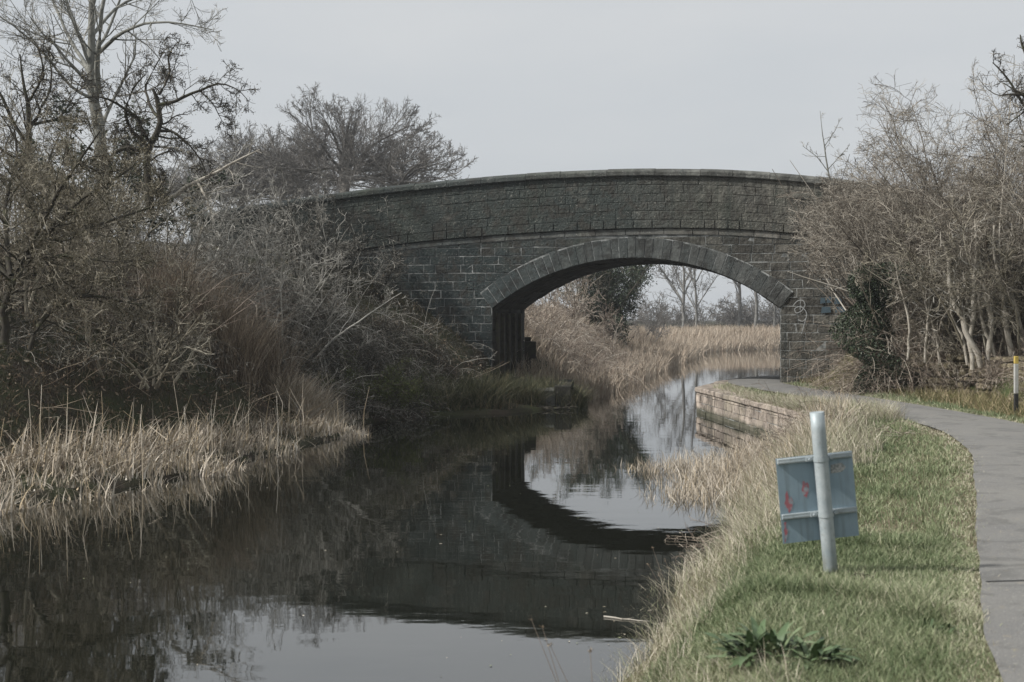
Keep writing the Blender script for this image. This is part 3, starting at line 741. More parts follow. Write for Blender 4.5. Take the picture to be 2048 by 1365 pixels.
# ------------------------------------------------------------------ bare trees and shrubs
def make_tree(name, label, cat, stems, levels, tm, cm, seed, group=None, leaf=None, trunk_levels=1, tsides=8, prune=None):
    """stems: lists of (x,y,z,r).  levels: dicts for spawn(); the first `trunk_levels` go into the trunk mesh"""
    g = np.random.default_rng(seed)
    base = np.array(stems[0][0][:3])
    o = empty(name, base); tag(o, label, cat, group)
    K0 = 12; Q = np.stack([resample(s, K0) for s in stems]); P, RR = Q[..., :3], Q[..., 3]
    P = P.copy(); jit = g.normal(size=P.shape) * RR[..., None] * .25; jit[:, 0] = 0; P += jit
    tr = Acc(); cr = Acc(); tubes(tr, P, RR, tsides, g.random(len(P)))
    last = P
    allp = []
    for i, lv in enumerate(levels):
        lv = dict(lv); sides = lv.pop('sides', 3); rmin = lv.pop('rmin', .0025); keep = lv.pop('all', False)
        P2, R2 = spawn(g, P, RR, **lv)
        if prune is not None: k_ = prune(P2[:, -1]) & prune(P2[:, P2.shape[1] // 2]); P2, R2 = P2[k_], R2[k_]
        R2 = np.maximum(R2, rmin)
        tubes(tr if i < trunk_levels else cr, P2, R2, sides, g.random(len(P2)))
        if keep: P2 = np.concatenate([P2]); 
        P, RR = P2, R2; allp.append(P2)
    tr.build('trunk', tm, o, origin=base, smooth=True)
    if cr.v: cr.build('crown', cm, o, origin=base)
    if leaf:
        lf = Acc(); n_, sz, jt, lm = leaf
        src = allp[-1][:, 1:].reshape(-1, 3)
        C = src[g.integers(0, len(src), n_)]
        leaves(lf, g, C, sz, jit=jt); lf.build('foliage', lm, o, origin=base)
    return o
def st(D, pts):
    """stem through photo columns/rows at a real distance D (metres); each point (column,row,radius[,extra depth])"""
    out = []
    for p in pts:
        d = D + (p[3] if len(p) > 3 else 0); q = at(p[0], p[1], d); out.append((*q, p[2]))
    return out
# tall ash, far left
make_tree('ash_tree', 'tall bare grey-barked tree rising out of frame at the upper left', 'tree', [
    st(38, [(210, 480, 0.203), (205, 330, 0.179), (200, 250, 0.164), (188, 190, 0.140), (182, 120, 0.117), (183, 40, 0.086), (186, -60, 0.062), (190, -160, 0.031)]),
    st(38, [(184, 125, 0.078), (165, 85, 0.062, .5), (140, 30, 0.047, 1), (125, -40, 0.039, 1.5), (110, -120, 0.023, 2)]),
    st(38, [(192, 200, 0.086), (196, 120, 0.070, -.5), (200, 50, 0.055, -1), (215, -40, 0.039, -1), (225, -130, 0.023, -1)]),
    st(38, [(184, 150, 0.062), (150, 95, 0.047, 1), (120, 40, 0.039, 1.5), (95, -30, 0.031, 2), (80, -100, 0.016, 2)]),
    st(38, [(196, 205, 0.055), (140, 175, 0.039, -1), (95, 115, 0.031, -1.5), (40, 60, 0.023, -2), (-20, 20, 0.016, -2)]),
    st(38, [(193, 110, 0.062), (235, 72, 0.047, -1), (285, 45, 0.035, -1.5), (350, 45, 0.023, -2), (425, 60, 0.012, -2)]),
    st(38, [(186, 70, 0.055), (225, 20, 0.039, .5), (280, -10, 0.031, 1), (345, -25, 0.023, 1), (420, -20, 0.012, 1)]),
    st(38, [(190, 105, 0.047), (215, 65, 0.039, 1), (240, 0, 0.031, 1.5), (260, -70, 0.023, 2), (275, -130, 0.016, 2)]),
    st(38, [(190, 165, 0.047), (160, 120, 0.035, 1), (110, 90, 0.027, 1.5), (60, 60, 0.016, 2), (20, 0, 0.009, 2)]),
], [dict(n=9, t0=.25, t1=1, lf=.42, ang=42, K=6, wig=.12, up=.05, rf=.45, taper=.25, sides=4, rmin=.008),
    dict(n=7, t0=.2, t1=1, lf=.5, ang=42, K=5, wig=.15, up=.06, rf=.55, taper=.4, sides=3, rmin=.006),
    dict(n=6, t0=.15, t1=1, lf=.6, ang=40, K=4, wig=.2, up=.06, rf=.7, taper=.6, sides=3, rmin=.0045)],
    M['barkgrey'], M['twiggrey'], 31)
# gnarled hawthorn
make_tree('hawthorn_tree', 'gnarled dark hawthorn with one long crooked limb reaching right toward the sky', 'tree', [
    st(27, [(302, 430, 0.079), (300, 380, 0.072), (290, 330, 0.065), (294, 295, 0.065), (318, 262, 0.058), (324, 240, 0.054), (312, 212, 0.050), (318, 185, 0.043), (306, 180, 0.022)]),
    st(27, [(318, 210, 0.036), (345, 208, 0.032), (372, 192, 0.029), (405, 180, 0.024), (430, 166, 0.020), (455, 170, 0.014), (478, 178, 0.010), (495, 200, 0.006)]),
    st(27, [(294, 298, 0.043), (262, 296, 0.040), (235, 300, 0.036), (215, 325, 0.029), (205, 360, 0.014)]),
    st(27, [(292, 290, 0.036), (262, 262, 0.032, -.5), (250, 225, 0.025, -1), (262, 180, 0.018, -1), (290, 150, 0.011, -1)]),
    st(27, [(322, 240, 0.036), (300, 215, 0.029, .5), (290, 170, 0.022, 1), (312, 130, 0.014, 1), (330, 100, 0.007, 1)]),
    st(27, [(295, 280, 0.036), (275, 235, 0.029, -1), (225, 200, 0.022, -1.2), (190, 190, 0.014, -1.5), (150, 200, 0.007, -1.5)]),
    st(27, [(316, 262, 0.032), (345, 262, 0.025), (375, 285, 0.018), (402, 320, 0.013), (415, 350, 0.007)]),
    st(27, [(300, 330, 0.029), (318, 355, 0.022), (330, 395, 0.014)]),
    st(27, [(318, 190, 0.029), (340, 150, 0.022), (335, 110, 0.014), (355, 85, 0.007)]),
    st(27, [(400, 182, 0.014), (425, 205, 0.012), (440, 235, 0.007), (455, 262, 0.004)]),
], [dict(n=11, t0=.15, t1=1, lf=.42, ang=58, K=7, wig=.28, up=-.01, rf=.38, taper=.3, sides=4, rmin=.007),
    dict(n=6, t0=.15, t1=1, lf=.5, ang=55, K=5, wig=.32, up=-.03, rf=.55, taper=.4, sides=3, rmin=.005),
    dict(n=6, t0=.1, t1=1, lf=.55, ang=52, K=4, wig=.3, up=-.02, rf=.6, taper=.5, sides=3, rmin=.004)],
    M['barkdark'], M['twigdark'], 33, leaf=(2500, .014, .05, M['leafbud']))
# upright dark thorn at far left
make_tree('hawthorn_tree', 'dark upright thorn tree with dense twigs at the left edge of the photo', 'tree', [
    st(29, [(60, 480, 0.086), (58, 350, 0.072), (56, 280, 0.065), (62, 220, 0.043), (45, 165, 0.029), (40, 110, 0.014)]),
    st(29, [(58, 260, 0.043), (85, 215, 0.032), (105, 170, 0.022), (100, 120, 0.011)]),
    st(29, [(58, 300, 0.043), (25, 240, 0.036), (0, 190, 0.029), (-20, 140, 0.014)]),
    st(29, [(58, 250, 0.036), (120, 240, 0.025, 1), (150, 190, 0.014, 1), (165, 150, 0.007, 1)]),
    st(29, [(58, 330, 0.036), (0, 300, 0.029, -1), (-50, 240, 0.022, -1), (-70, 180, 0.007, -1)]),
    st(29, [(60, 200, 0.029), (90, 150, 0.022, -1), (75, 90, 0.011, -1)]),
], [dict(n=11, t0=.2, t1=1, lf=.38, ang=50, K=6, wig=.25, up=.06, rf=.36, taper=.3, sides=4, rmin=.007),
    dict(n=6, t0=.15, t1=1, lf=.5, ang=48, K=5, wig=.25, up=.03, rf=.55, taper=.4, rmin=.005),
    dict(n=6, t0=.1, t1=1, lf=.55, ang=45, K=4, wig=.25, up=.02, rf=.6, taper=.5, rmin=.004)],
    M['barkdark'], M['twigdark'], 35, leaf=(2500, .014, .05, M['leafbud']))
# near thorn with mossy leaning stems
make_tree('thorn_shrub', 'budding dark thorn bush leaning over the bank at the left edge with mossy stems', 'shrub', [
    st(21, [(8, 690, 0.068), (14, 600, 0.060), (22, 550, 0.056), (55, 505, 0.048), (95, 455, 0.040), (140, 425, 0.028), (180, 405, 0.016)]),
    st(21, [(22, 552, 0.044), (8, 470, 0.040, .4), (15, 390, 0.032, .6), (35, 320, 0.024, 1), (30, 260, 0.012, 1)]),
    st(21, [(60, 700, 0.040), (75, 650, 0.036), (110, 618, 0.034), (150, 590, 0.028), (200, 592, 0.020), (250, 605, 0.012), (285, 612, 0.008)]),
    st(21, [(50, 508, 0.036), (90, 440, 0.032, -.5), (130, 360, 0.024, -1), (175, 300, 0.016, -1.2), (200, 262, 0.008, -1.2)]),
    st(21, [(60, 500, 0.036), (140, 470, 0.028, .5), (220, 440, 0.022, 1), (290, 420, 0.016, 1.4), (340, 400, 0.008, 1.5)]),
    st(21, [(22, 560, 0.040), (-40, 480, 0.032, .5), (-60, 400, 0.024, .8), (-30, 330, 0.016, 1)]),
    st(21, [(60, 505, 0.032), (100, 400, 0.024, 1), (90, 330, 0.020, 1.5), (120, 270, 0.010, 2)]),
    st(21, [(75, 490, 0.032), (160, 400, 0.024, -.6), (230, 360, 0.016, -1), (270, 330, 0.008, -1)]),
    st(21, [(50, 515, 0.028), (140, 510, 0.024, -.5), (220, 525, 0.016, -.8), (290, 520, 0.008, -1)]),
    st(21, [(20, 560, 0.032), (70, 545, 0.024, .8), (150, 545, 0.016, 1.2), (210, 560, 0.008, 1.4)]),
], [dict(n=17, t0=.12, t1=1, lf=.36, ang=55, K=6, wig=.25, up=.02, rf=.42, taper=.3, sides=4, rmin=.006),
    dict(n=9, t0=.1, t1=1, lf=.5, ang=50, K=5, wig=.25, up=.0, rf=.5, taper=.4, rmin=.004),
    dict(n=7, t0=.1, t1=1, lf=.5, ang=50, K=4, wig=.25, up=.0, rf=.6, taper=.5, rmin=.003)],
    M['barkdark'], M['twigbrown'], 37, leaf=(34000, .010, .03, M['leafbud']))

# general shrub: many stems from a foot, arching out
def shrub(name, label, cat, x, y, h, spread, mt, seed, nst=14, z=None, bend=-.05, levels=None, leaf=None, r0=.03, bias=(0, 0), group=None, barkm=None, wig=.14, dz=0, prune=None):
    g = np.random.default_rng(seed); z0 = (gz(x, y) if z is None else z) - .1 + dz
    stems = []
    for i in range(nst):
        a_ = g.uniform(0, 6.28); rr_ = spread * .28 * math.sqrt(g.random()); hh = h * g.uniform(.65, 1.05)
        p = np.array([x + rr_ * math.cos(a_), y + rr_ * math.sin(a_), z0]); p[2] = z0
        a2 = a_ + g.normal() * .4; tilt = g.uniform(.05, 1.0) * spread / h * .55
        d = nrm(np.array([math.cos(a2) * tilt + bias[0], math.sin(a2) * tilt + bias[1], 1.])); P = [(*p, r0)]
        for k in range(7):
            d = nrm(d + g.normal(size=3) * wig + np.array([0, 0, bend])); p = p + d * hh / 7; P.append((*p, r0 * (1 - .8 * (k + 1) / 7)))
        stems.append(P)
    stems[0][0] = (x, y, z0, r0)
    lv = levels or [dict(n=8, t0=.2, t1=1, lf=.42, ang=45, K=6, wig=.22, up=-.03, rf=.5, taper=.35, rmin=.006),
                    dict(n=6, t0=.1, t1=1, lf=.5, ang=48, K=5, wig=.25, up=-.02, rf=.55, taper=.4, rmin=.005),
                    dict(n=4, t0=.1, t1=1, lf=.5, ang=48, K=4, wig=.25, up=0, rf=.7, taper=.5, rmin=.0035)]
    return make_tree(name, label, cat, stems, lv, barkm or mt, mt, seed + 1000, group, leaf, trunk_levels=0, tsides=5, prune=prune)

def px_xy(px, D): return (px - 1024) / F * D
# shrubs on the left embankment
LSH = [ # px, D, height, spread, material, label
 (150, 26, 4.0, 4.2, 'twigbrown', 'brown budding thicket on top of the bank behind the leaning thorn bush'),
 (265, 24.5, 2.2, 3.2, 'twigbrown', 'low brown thorn scrub just right of the leaning thorn bush'),
 (30, 24.5, 3.2, 3.4, 'twigbrown', 'twiggy brown bush filling the left edge behind the mossy stems'),
 (330, 30, 2.9, 3.6, 'twiggrey', 'grey bare shrub at the foot of the gnarled hawthorn'),
 (430, 32, 2.9, 3.6, 'twiggrey', 'grey bare shrub with a fallen pale bough, left of the parapet end'),
 (520, 33.5, 2.7, 3.4, 'twiggrey', 'grey twiggy shrub below the far oak trees'),
 (600, 36.6, 2.6, 3.0, 'twiggrey', 'grey arching shrub covering the left end of the parapet'),
 (560, 32.2, 2.8, 3.0, 'twiggrey', 'dense grey shrub in front of the buried left end of the bridge'),
 (650, 36.9, 2.3, 2.4, 'bramble', 'dark arching scrub in front of the parapet where the wall first shows'),
 (715, 36.5, 1.9, 2.2, 'bramble', 'low dark scrub below the string course left of the arch'),
 (90, 33, 4.6, 4.6, 'twigbrown', 'tall brown thicket on the skyline at the left edge'),
 (360, 36, 3.6, 4.0, 'twiggrey', 'grey thicket on the skyline right of the gnarled hawthorn'),
]
for i, (px, D, h_, sp_, mk, lab) in enumerate(LSH):
    shrub('bare_shrub', lab, 'shrub', px_xy(px, D), D, h_, sp_, M[mk], 50 + i, nst=13, leaf=(2500, .012, .04, M['leafbud']) if mk == 'twigbrown' else None)
# ivy clad thicket behind
for i, (px, D, h_, lab) in enumerate(((222, 30, 3.4, 'dark evergreen ivy mass around the foot of the tall grey tree'),)):
    shrub('ivy_bush', lab, 'shrub', px_xy(px, D), D, h_, 2.4, M['twigdark'], 70 + i, nst=10, leaf=(4500, .045, .10, M['ivy']), levels=[
        dict(n=6, t0=.3, t1=1, lf=.35, ang=45, K=5, wig=.2, rf=.5, rmin=.005), dict(n=5, t0=.2, t1=1, lf=.45, ang=45, K=4, wig=.2, rf=.5, rmin=.004)])

# brambles: arching canes
def bramble(name, label, cat, cx, cy, rx, ry, n_, L, mt, seed, dirv=(0, 0), group=None, kids=6, rise=1.3, droop=.22, rad=.006, leafm=None, nleaf=0, zoff=0.):
    g = np.random.default_rng(seed); a_ = g.uniform(0, 6.28, n_); q = np.sqrt(g.random(n_))
    x = cx + rx * q * np.cos(a_); y = cy + ry * q * np.sin(a_); z_, dl_, dr_, in_, lf_, _ = zg(x, y, True)
    ok = ~in_; x, y, z_ = x[ok], y[ok], z_[ok]; n_ = len(x)
    D = nrm(np.c_[g.normal(size=(n_, 2)) * .6 + np.array(dirv), np.full(n_, rise)]); ln = L * g.uniform(.5, 1.2, n_)
    K = 9; P = [np.c_[x, y, z_ - .03 + zoff]]
    for k in range(K - 1):
        D = nrm(D + g.normal(size=D.shape) * .10 + np.array([0, 0, -droop])); P.append(P[-1] + D * (ln / (K - 1))[:, None])
    P = np.stack(P, 1)
    gr = zg(P[..., 0].ravel(), P[..., 1].ravel()).reshape(P.shape[:2]); P[..., 2] = np.maximum(P[..., 2], np.maximum(gr, .0) + .03)
    RR = rad * g.uniform(.6, 1.3, n_)[:, None] * np.linspace(1, .45, K)[None]
    base = np.array([cx, cy, gz(cx, cy)])
    ac = Acc(); tubes(ac, P, RR, 3, g.random(n_))
    P2, R2 = spawn(g, P, RR, kids, .15, 1, .28, 55, 5, .2, -.04, .6); tubes(ac, P2, np.maximum(R2, .0025), 3, g.random(len(P2)))
    P3, R3 = spawn(g, P2, R2, 3, .15, 1, .5, 50, 4, .25, -.02, .7); tubes(ac, P3, np.maximum(R3, .0022), 3, g.random(len(P3)))
    if nleaf:
        o = empty(name, base); ac.build('canes', mt, o, origin=base); lf = Acc(); src = np.concatenate([P2.reshape(-1, 3), P3.reshape(-1, 3)])
        leaves(lf, g, src[g.integers(0, len(src), nleaf)], .016, jit=.03); lf.build('foliage', leafm, o, origin=base)
    else: o = ac.build(name, mt, origin=base)
    return tag(o, label, cat, group)
G_ = 'bramble thickets on the left bank'
BRB = [ # cx, cy, rx, ry, n, L, mat, dir, label
 (-7.6, 31, 1.8, 1.8, 330, 2.4, 'redcane', (0, -.2), 'tan upright cane thicket on the bank left of the bridge'),
 (-6.0, 33.2, 1.7, 1.7, 420, 2.4, 'bramble', (.1, -.3), 'tall grey bramble tangle against the left end of the bridge wall'),
 (-4.2, 34.2, 1.5, 1.6, 420, 2.0, 'bramble', (.1, -.3), 'grey bramble tangle climbing the bridge wall left of the arch'),
 (-2.6, 34.3, 1.2, 1.3, 330, 1.5, 'bramble', (.1, -.3), 'brown bramble tangle at the foot of the wall nearest the arch'),
 (-5.1, 30.6, 1.6, 1.4, 330, 1.7, 'bramble', (.3, -.3), 'low dark bramble patch hanging over the bank below the bridge wall'),
 (-6.9, 27.0, 1.5, 1.2, 200, 1.0, 'bramble', (.2, -.3), 'dark bramble patch on the middle of the left slope'),
 (-8.8, 26.5, 1.8, 1.6, 240, 1.5, 'redcane', (.2, -.2), 'brown cane patch on the left slope below the gnarled hawthorn'),
 (-2.9, 32.2, 1.1, .9, 260, 1.2, 'bramble', (.2, -.3), 'bramble clump trailing to the water below the wall'),
 (-8.7, 23.2, 1.6, 1.4, 160, 1.2, 'bramble', (.2, -.2), 'sparse bramble patch under the leaning thorn bush'),
]
for i, (cx, cy, rx, ry, n_, L, mk, dv, lab) in enumerate(BRB):
    bramble('bramble_thicket', lab, 'bramble', cx, cy, rx, ry, int(n_ * .7), L, M[mk], 90 + i, dv, G_, leafm=M['deadleaf'], nleaf=900)
# arching pale stems over the slope
g = np.random.default_rng(8); ac = Acc()
for k in range(11):
    x0, y0 = 380 + g.uniform(-40, 130), 640 + g.uniform(-40, 40); D = 27.5 + g.uniform(-.4, .4)
    e = g.uniform(70, 210) * g.choice([1, 1, 1, -.5]); hh = g.uniform(15, 60)
    pts = [at(x0 + e * t, y0 - hh * math.sin(math.pi * min(1, t * .8)) - 20 * t, D + .3 * t) for t in np.linspace(0, 1, 10)]
    tubes(ac, [pts], [np.linspace(.009, .004, 10)], 3, [g.uniform(.2, .6)])
o = ac.build('arching_stalks', M['redcane'], origin=tuple(at(420, 655, 27.5))); tag(o, 'pale dead grass stalks arching right over the middle of the left slope', 'dead stalks')
# fallen pale bough
make_tree('fallen_bough', 'pale dead bough lying across the shrubs left of the parapet end', 'branch', [
    st(31, [(345, 395, .05), (375, 372, .045), (400, 362, .04), (435, 345, .035), (480, 318, .025), (520, 300, .01)]),
    st(31, [(395, 365, .03), (415, 400, .025, -.5), (430, 450, .02, -.8)])],
    [dict(n=6, t0=.3, t1=1, lf=.4, ang=45, K=5, wig=.25, rf=.5, rmin=.006), dict(n=4, t0=.2, t1=1, lf=.5, ang=45, K=4, wig=.2, rf=.6, rmin=.004)],
    M['barkpale'], M['twiggrey'], 44)
# gorse-green bush and tussocks by the water
shrub('gorse_bush', 'yellow-green gorse bush at the water edge left of the arch', 'shrub', px_xy(745, 31.5), 31.3, 1.2, 2.3, M['twigdark'], 81, nst=16, leaf=(12000, .014, .05, M['gorse']), r0=.012, z=.3)
g = np.random.default_rng(9)
for i, (px, D, h_, lab) in enumerate(((960, 33.9, .75, 'dark green grass tussock at the water edge just left of the arch'), (1040, 35.2, .6, 'green grass tussock above the pale edging stone'),
        (870, 33.2, .6, 'small dark tussock at the water edge between gorse bush and arch'), (1100, 36.6, .6, 'green tussock on the quay under the arch'), (1128, 35.8, .55, 'dark tussock hanging over the corner of the quay'))):
    ac = Acc(); x0 = px_xy(px, D); nb = 1500; an = g.uniform(0, 6.28, nb); q = .55 * np.sqrt(g.random(nb))
    x = x0 + q * np.cos(an) * 1.1; y = D + q * np.sin(an) * .8; z_ = np.maximum(zg(x, y), .0)
    blades(ac, g, np.c_[x, y, z_], h_ * g.uniform(.6, 1.3, nb), g.uniform(.006, .014, nb), .75, bias=(.1, -.3), K=5)
    tag(ac.build('grass_tussock', M['tuft'], origin=(x0, D, gz(x0, D))), lab, 'grass clump', 'tussocks by the left edge of the water')

# ------------------------------------------------------------------ right hedge
RSH = [ # px, D, h, spread, mat, label, lean
 (1795, 33.8, 4.1, 2.9, 'twighedge', 'lowest grey thorn bush touching the parapet beside the young sapling', (-.02, 0)),
 (1840, 32.2, 4.6, 3.0, 'twighedge', 'bare grey thorn bush spilling over the right end of the bridge wall', (-.05, 0)),
 (1870, 31.0, 4.9, 3.6, 'twighedge', 'grey thorn bush arching toward the bridge above the ivy column', (-.10, -.05)),
 (1905, 32.5, 5.5, 4.2, 'twighedge', 'tall bare grey thorn bush behind the ivy column right of the bridge', (-.05, 0)),
 (1980, 30.5, 5.7, 4.4, 'twighedge', 'tall bare thorn bush above the rubble wall at right', (-.08, -.05)),
 (2080, 29.0, 5.4, 4.6, 'twighedge', 'bare thorn bush at the right edge behind the marker post', (-.08, 0)),
 (1990, 29.2, 3.6, 3.2, 'twigbrown', 'leaning brownish thorn bush directly over the rubble wall', (-.20, -.05)),
 (1830, 30.6, 2.6, 2.4, 'twigbrown', 'brown twiggy bush right of the ivy column', (0, -.05)),
]
for i, (px, D, h_, sp_, mk, lab, bi) in enumerate(RSH):
    x0 = px_xy(px, D); z0 = gz(x0, D)
    shrub('thorn_bush', lab, 'shrub', x0, D, h_, sp_, M[mk], 120 + i, nst=25, bias=bi, r0=.032, bend=-.04, group='thorn bushes of the right hedge', levels=[
        dict(n=10, t0=.36, t1=1, lf=.40, ang=50, K=6, wig=.2, up=-.02, rf=.45, taper=.35, rmin=.006, flat=(-.22, -.03, 0)),
        dict(n=8, t0=.1, t1=1, lf=.50, ang=48, K=5, wig=.22, up=-.02, rf=.55, taper=.4, rmin=.0042, flat=(-.12, 0, 0)),
        dict(n=8, t0=.1, t1=1, lf=.52, ang=48, K=4, wig=.25, up=-.01, rf=.6, taper=.5, rmin=.003)],
        prune=lambda E: ~((E[:, 0] / E[:, 1] < .262) & (E[:, 2] < 3.25 + .5 * np.sin(E[:, 0] * 5))) & ((E[:, 0] / E[:, 1]) > .185 + .035 * np.clip(E[:, 2] - 5.0, 0, 1.5) + .006 * np.sin(E[:, 2] * 7)))
# pale stems under the hedge
make_tree('pale_stemmed_shrub', 'cluster of pale sunlit stems leaning over the rubble wall at the right', 'shrub', [
    st(28.2, [(1960, 735, .07), (1945, 690, .065), (1930, 645, .06), (1905, 600, .05), (1895, 560, .045), (1900, 520, .035), (1880, 470, .02)]),
    st(28.2, [(1975, 735, .06), (1985, 640, .05), (1970, 590, .05), (1960, 545, .04), (1940, 510, .035), (1935, 470, .02)]),
    st(28.2, [(2030, 730, .07), (2020, 690, .06), (2005, 620, .045), (2000, 560, .04), (1985, 510, .03), (1990, 450, .02)]),
    st(28.2, [(1945, 740, .05), (1940, 660, .05), (1950, 600, .045), (1945, 550, .04), (1955, 500, .03), (1950, 440, .02)]),
    st(28.2, [(1995, 740, .045), (1985, 690, .04), (1960, 640, .035), (1955, 580, .03), (1970, 540, .025)]),
    st(28.4, [(1935, 730, .035), (1925, 660, .03), (1900, 640, .03), (1905, 560, .025), (1870, 520, .015)]),
    st(28.4, [(2050, 720, .04), (2040, 640, .035), (2020, 580, .03), (2030, 520, .02)]),
    st(29, [(1850, 725, .03), (1855, 640, .025), (1862, 560, .022), (1858, 500, .015)]),
    st(29, [(1880, 730, .03), (1870, 660, .025), (1850, 610, .022), (1840, 540, .015)]),
    st(29, [(1815, 720, .03), (1820, 640, .025), (1800, 580, .02), (1790, 520, .012)]),
], [dict(n=7, t0=.3, t1=1, lf=.32, ang=50, K=6, wig=.25, up=.05, rf=.4, rmin=.007), dict(n=6, t0=.2, t1=1, lf=.5, ang=45, K=5, wig=.25, up=0, rf=.5, rmin=.005)],
    M['barkpale'], M['twiggrey'], 140, trunk_levels=0)
make_tree('dark_bough', 'dark bare bough reaching in at the upper right edge above the hedge', 'tree', [
    st(27, [(2150, 600, .12), (2140, 400, .10), (2110, 260, .08), (2070, 190, .05), (2030, 175, .03), (2005, 190, .012)]),
    st(27, [(2115, 270, .06), (2075, 150, .04), (2050, 110, .03), (2040, 70, .012)]), st(27, [(2100, 240, .05), (2050, 215, .03), (2010, 150, .02), (1985, 125, .01)])],
    [dict(n=9, t0=.2, t1=1, lf=.3, ang=55, K=6, wig=.25, up=.05, rf=.5, rmin=.006), dict(n=6, t0=.15, t1=1, lf=.5, ang=50, K=5, wig=.25, rf=.5, rmin=.005), dict(n=4, t0=.15, t1=1, lf=.5, ang=50, K=4, wig=.25, rf=.6, rmin=.004)],
    M['barkdark'], M['twigdark'], 141)
make_tree('young_sapling', 'thin bare sapling sticking up above the right end of the parapet', 'tree', [
    st(37.5, [(1668, 480, .035), (1662, 380, .028), (1655, 335, .022), (1648, 290, .016), (1642, 250, .008), (1640, 222, .005)]),
    st(37.5, [(1657, 345, .014), (1635, 315, .01), (1605, 292, .006)]), st(37.5, [(1648, 295, .012), (1670, 262, .008), (1680, 240, .005)]),
    st(37.5, [(1655, 340, .012), (1682, 310, .009), (1700, 290, .005)])],
    [dict(n=6, t0=.3, t1=1, lf=.25, ang=50, K=5, wig=.2, up=.03, rf=.5, rmin=.006), dict(n=4, t0=.2, t1=1, lf=.5, ang=45, K=4, wig=.2, rf=.6, rmin=.005)],
    M['barkgrey'], M['twiggrey'], 142, trunk_levels=0)
# ivy column by the abutment
g = np.random.default_rng(15); x0 = px_xy(1748, 31.5) - .25; zb0 = gz(x0, 31.5)
IV = empty('ivy_column', (x0, 31.5, zb0)); tag(IV, 'upright stem thickly clad in dark green ivy between bridge and hedge', 'ivy')
ac = Acc(); P = resample([(x0, 31.5, zb0 - .1, .07), (x0 - .05, 31.5, zb0 + 1.3, .06), (x0 - .1, 31.4, zb0 + 2.4, .03)], 8); tubes(ac, P[None, :, :3], P[None, :, 3], 7); ac.build('trunk', M['barkdark'], IV, origin=(x0, 31.5, zb0))
ac = Acc(); nl = 22000; t = g.random(nl); an = g.uniform(0, 6.28, nl); rr_ = 1.75 * (.24 + .16 * np.sin(t * 9 + an) + .12 * np.sin(t * 17 + 2 * an)) * np.sqrt(g.uniform(.3, 1.2, nl)) * (1 + .35 * (t > .75))
C = np.c_[x0 - .1 * t + rr_ * np.cos(an), 30.3 + rr_ * np.sin(an), zb0 - .1 + t * 2.9]; leaves(ac, g, C, .028, long=1.1); ac.build('foliage', M['ivy'], IV, origin=(x0, 31.5, zb0))
# brown cane thickets along the hedge foot
for i, (cx, cy, rx, ry, n_, L, mk, dv, lab) in enumerate([
    (9.0, 31.0, 1.0, .8, 650, 2.5, 'redcane', (-.2, -.2), 'reddish brown bramble stems between ivy column and rubble wall'),
    (10.6, 29.2, 1.2, .8, 300, 1.3, 'redcane', (.1, .1), 'brown bramble stems on top of the rubble wall'),
    (10.6, 31.0, 1.3, .8, 600, 2.7, 'redcane', (-.1, 0), 'tall brown stems in the shade among the pale trunks of the hedge'),
    (9.9, 28.2, .35, .3, 130, .9, 'redcane', (-.3, -.5), 'orange-brown dead bracken spilling down the rubble wall'),
    (8.1, 31.2, .6, .5, 70, .8, 'redcane', (-.2, -.3), 'low tan bramble at the foot of the ivy column'),
    (10.3, 25.8, .9, 1.0, 260, 1.2, 'redcane', (-.1, -.2), 'brown brambles beside the marker post')]):
    bramble('bramble_thicket', lab, 'bramble', cx, cy, rx, ry, n_, L, M[mk], 160 + i, dv, 'bramble thickets of the right hedge', leafm=M['deadleaf'], nleaf=600)
bramble('bramble_clump', 'bare thorny stems overhanging the water in front of the sign', 'bramble', 2.15, 13.5, .35, .6, 26, .9, M['redcane'], 170, (-1.0, -.2), kids=4, rise=.5, rad=.004)
bramble('bramble_clump', 'tangle of dead stems behind the sign at the canal edge', 'bramble', 4.3, 20.0, .8, 1.2, 90, 1.1, M['redcane'], 171, (-.4, 0), kids=4, rise=.8, rad=.004)

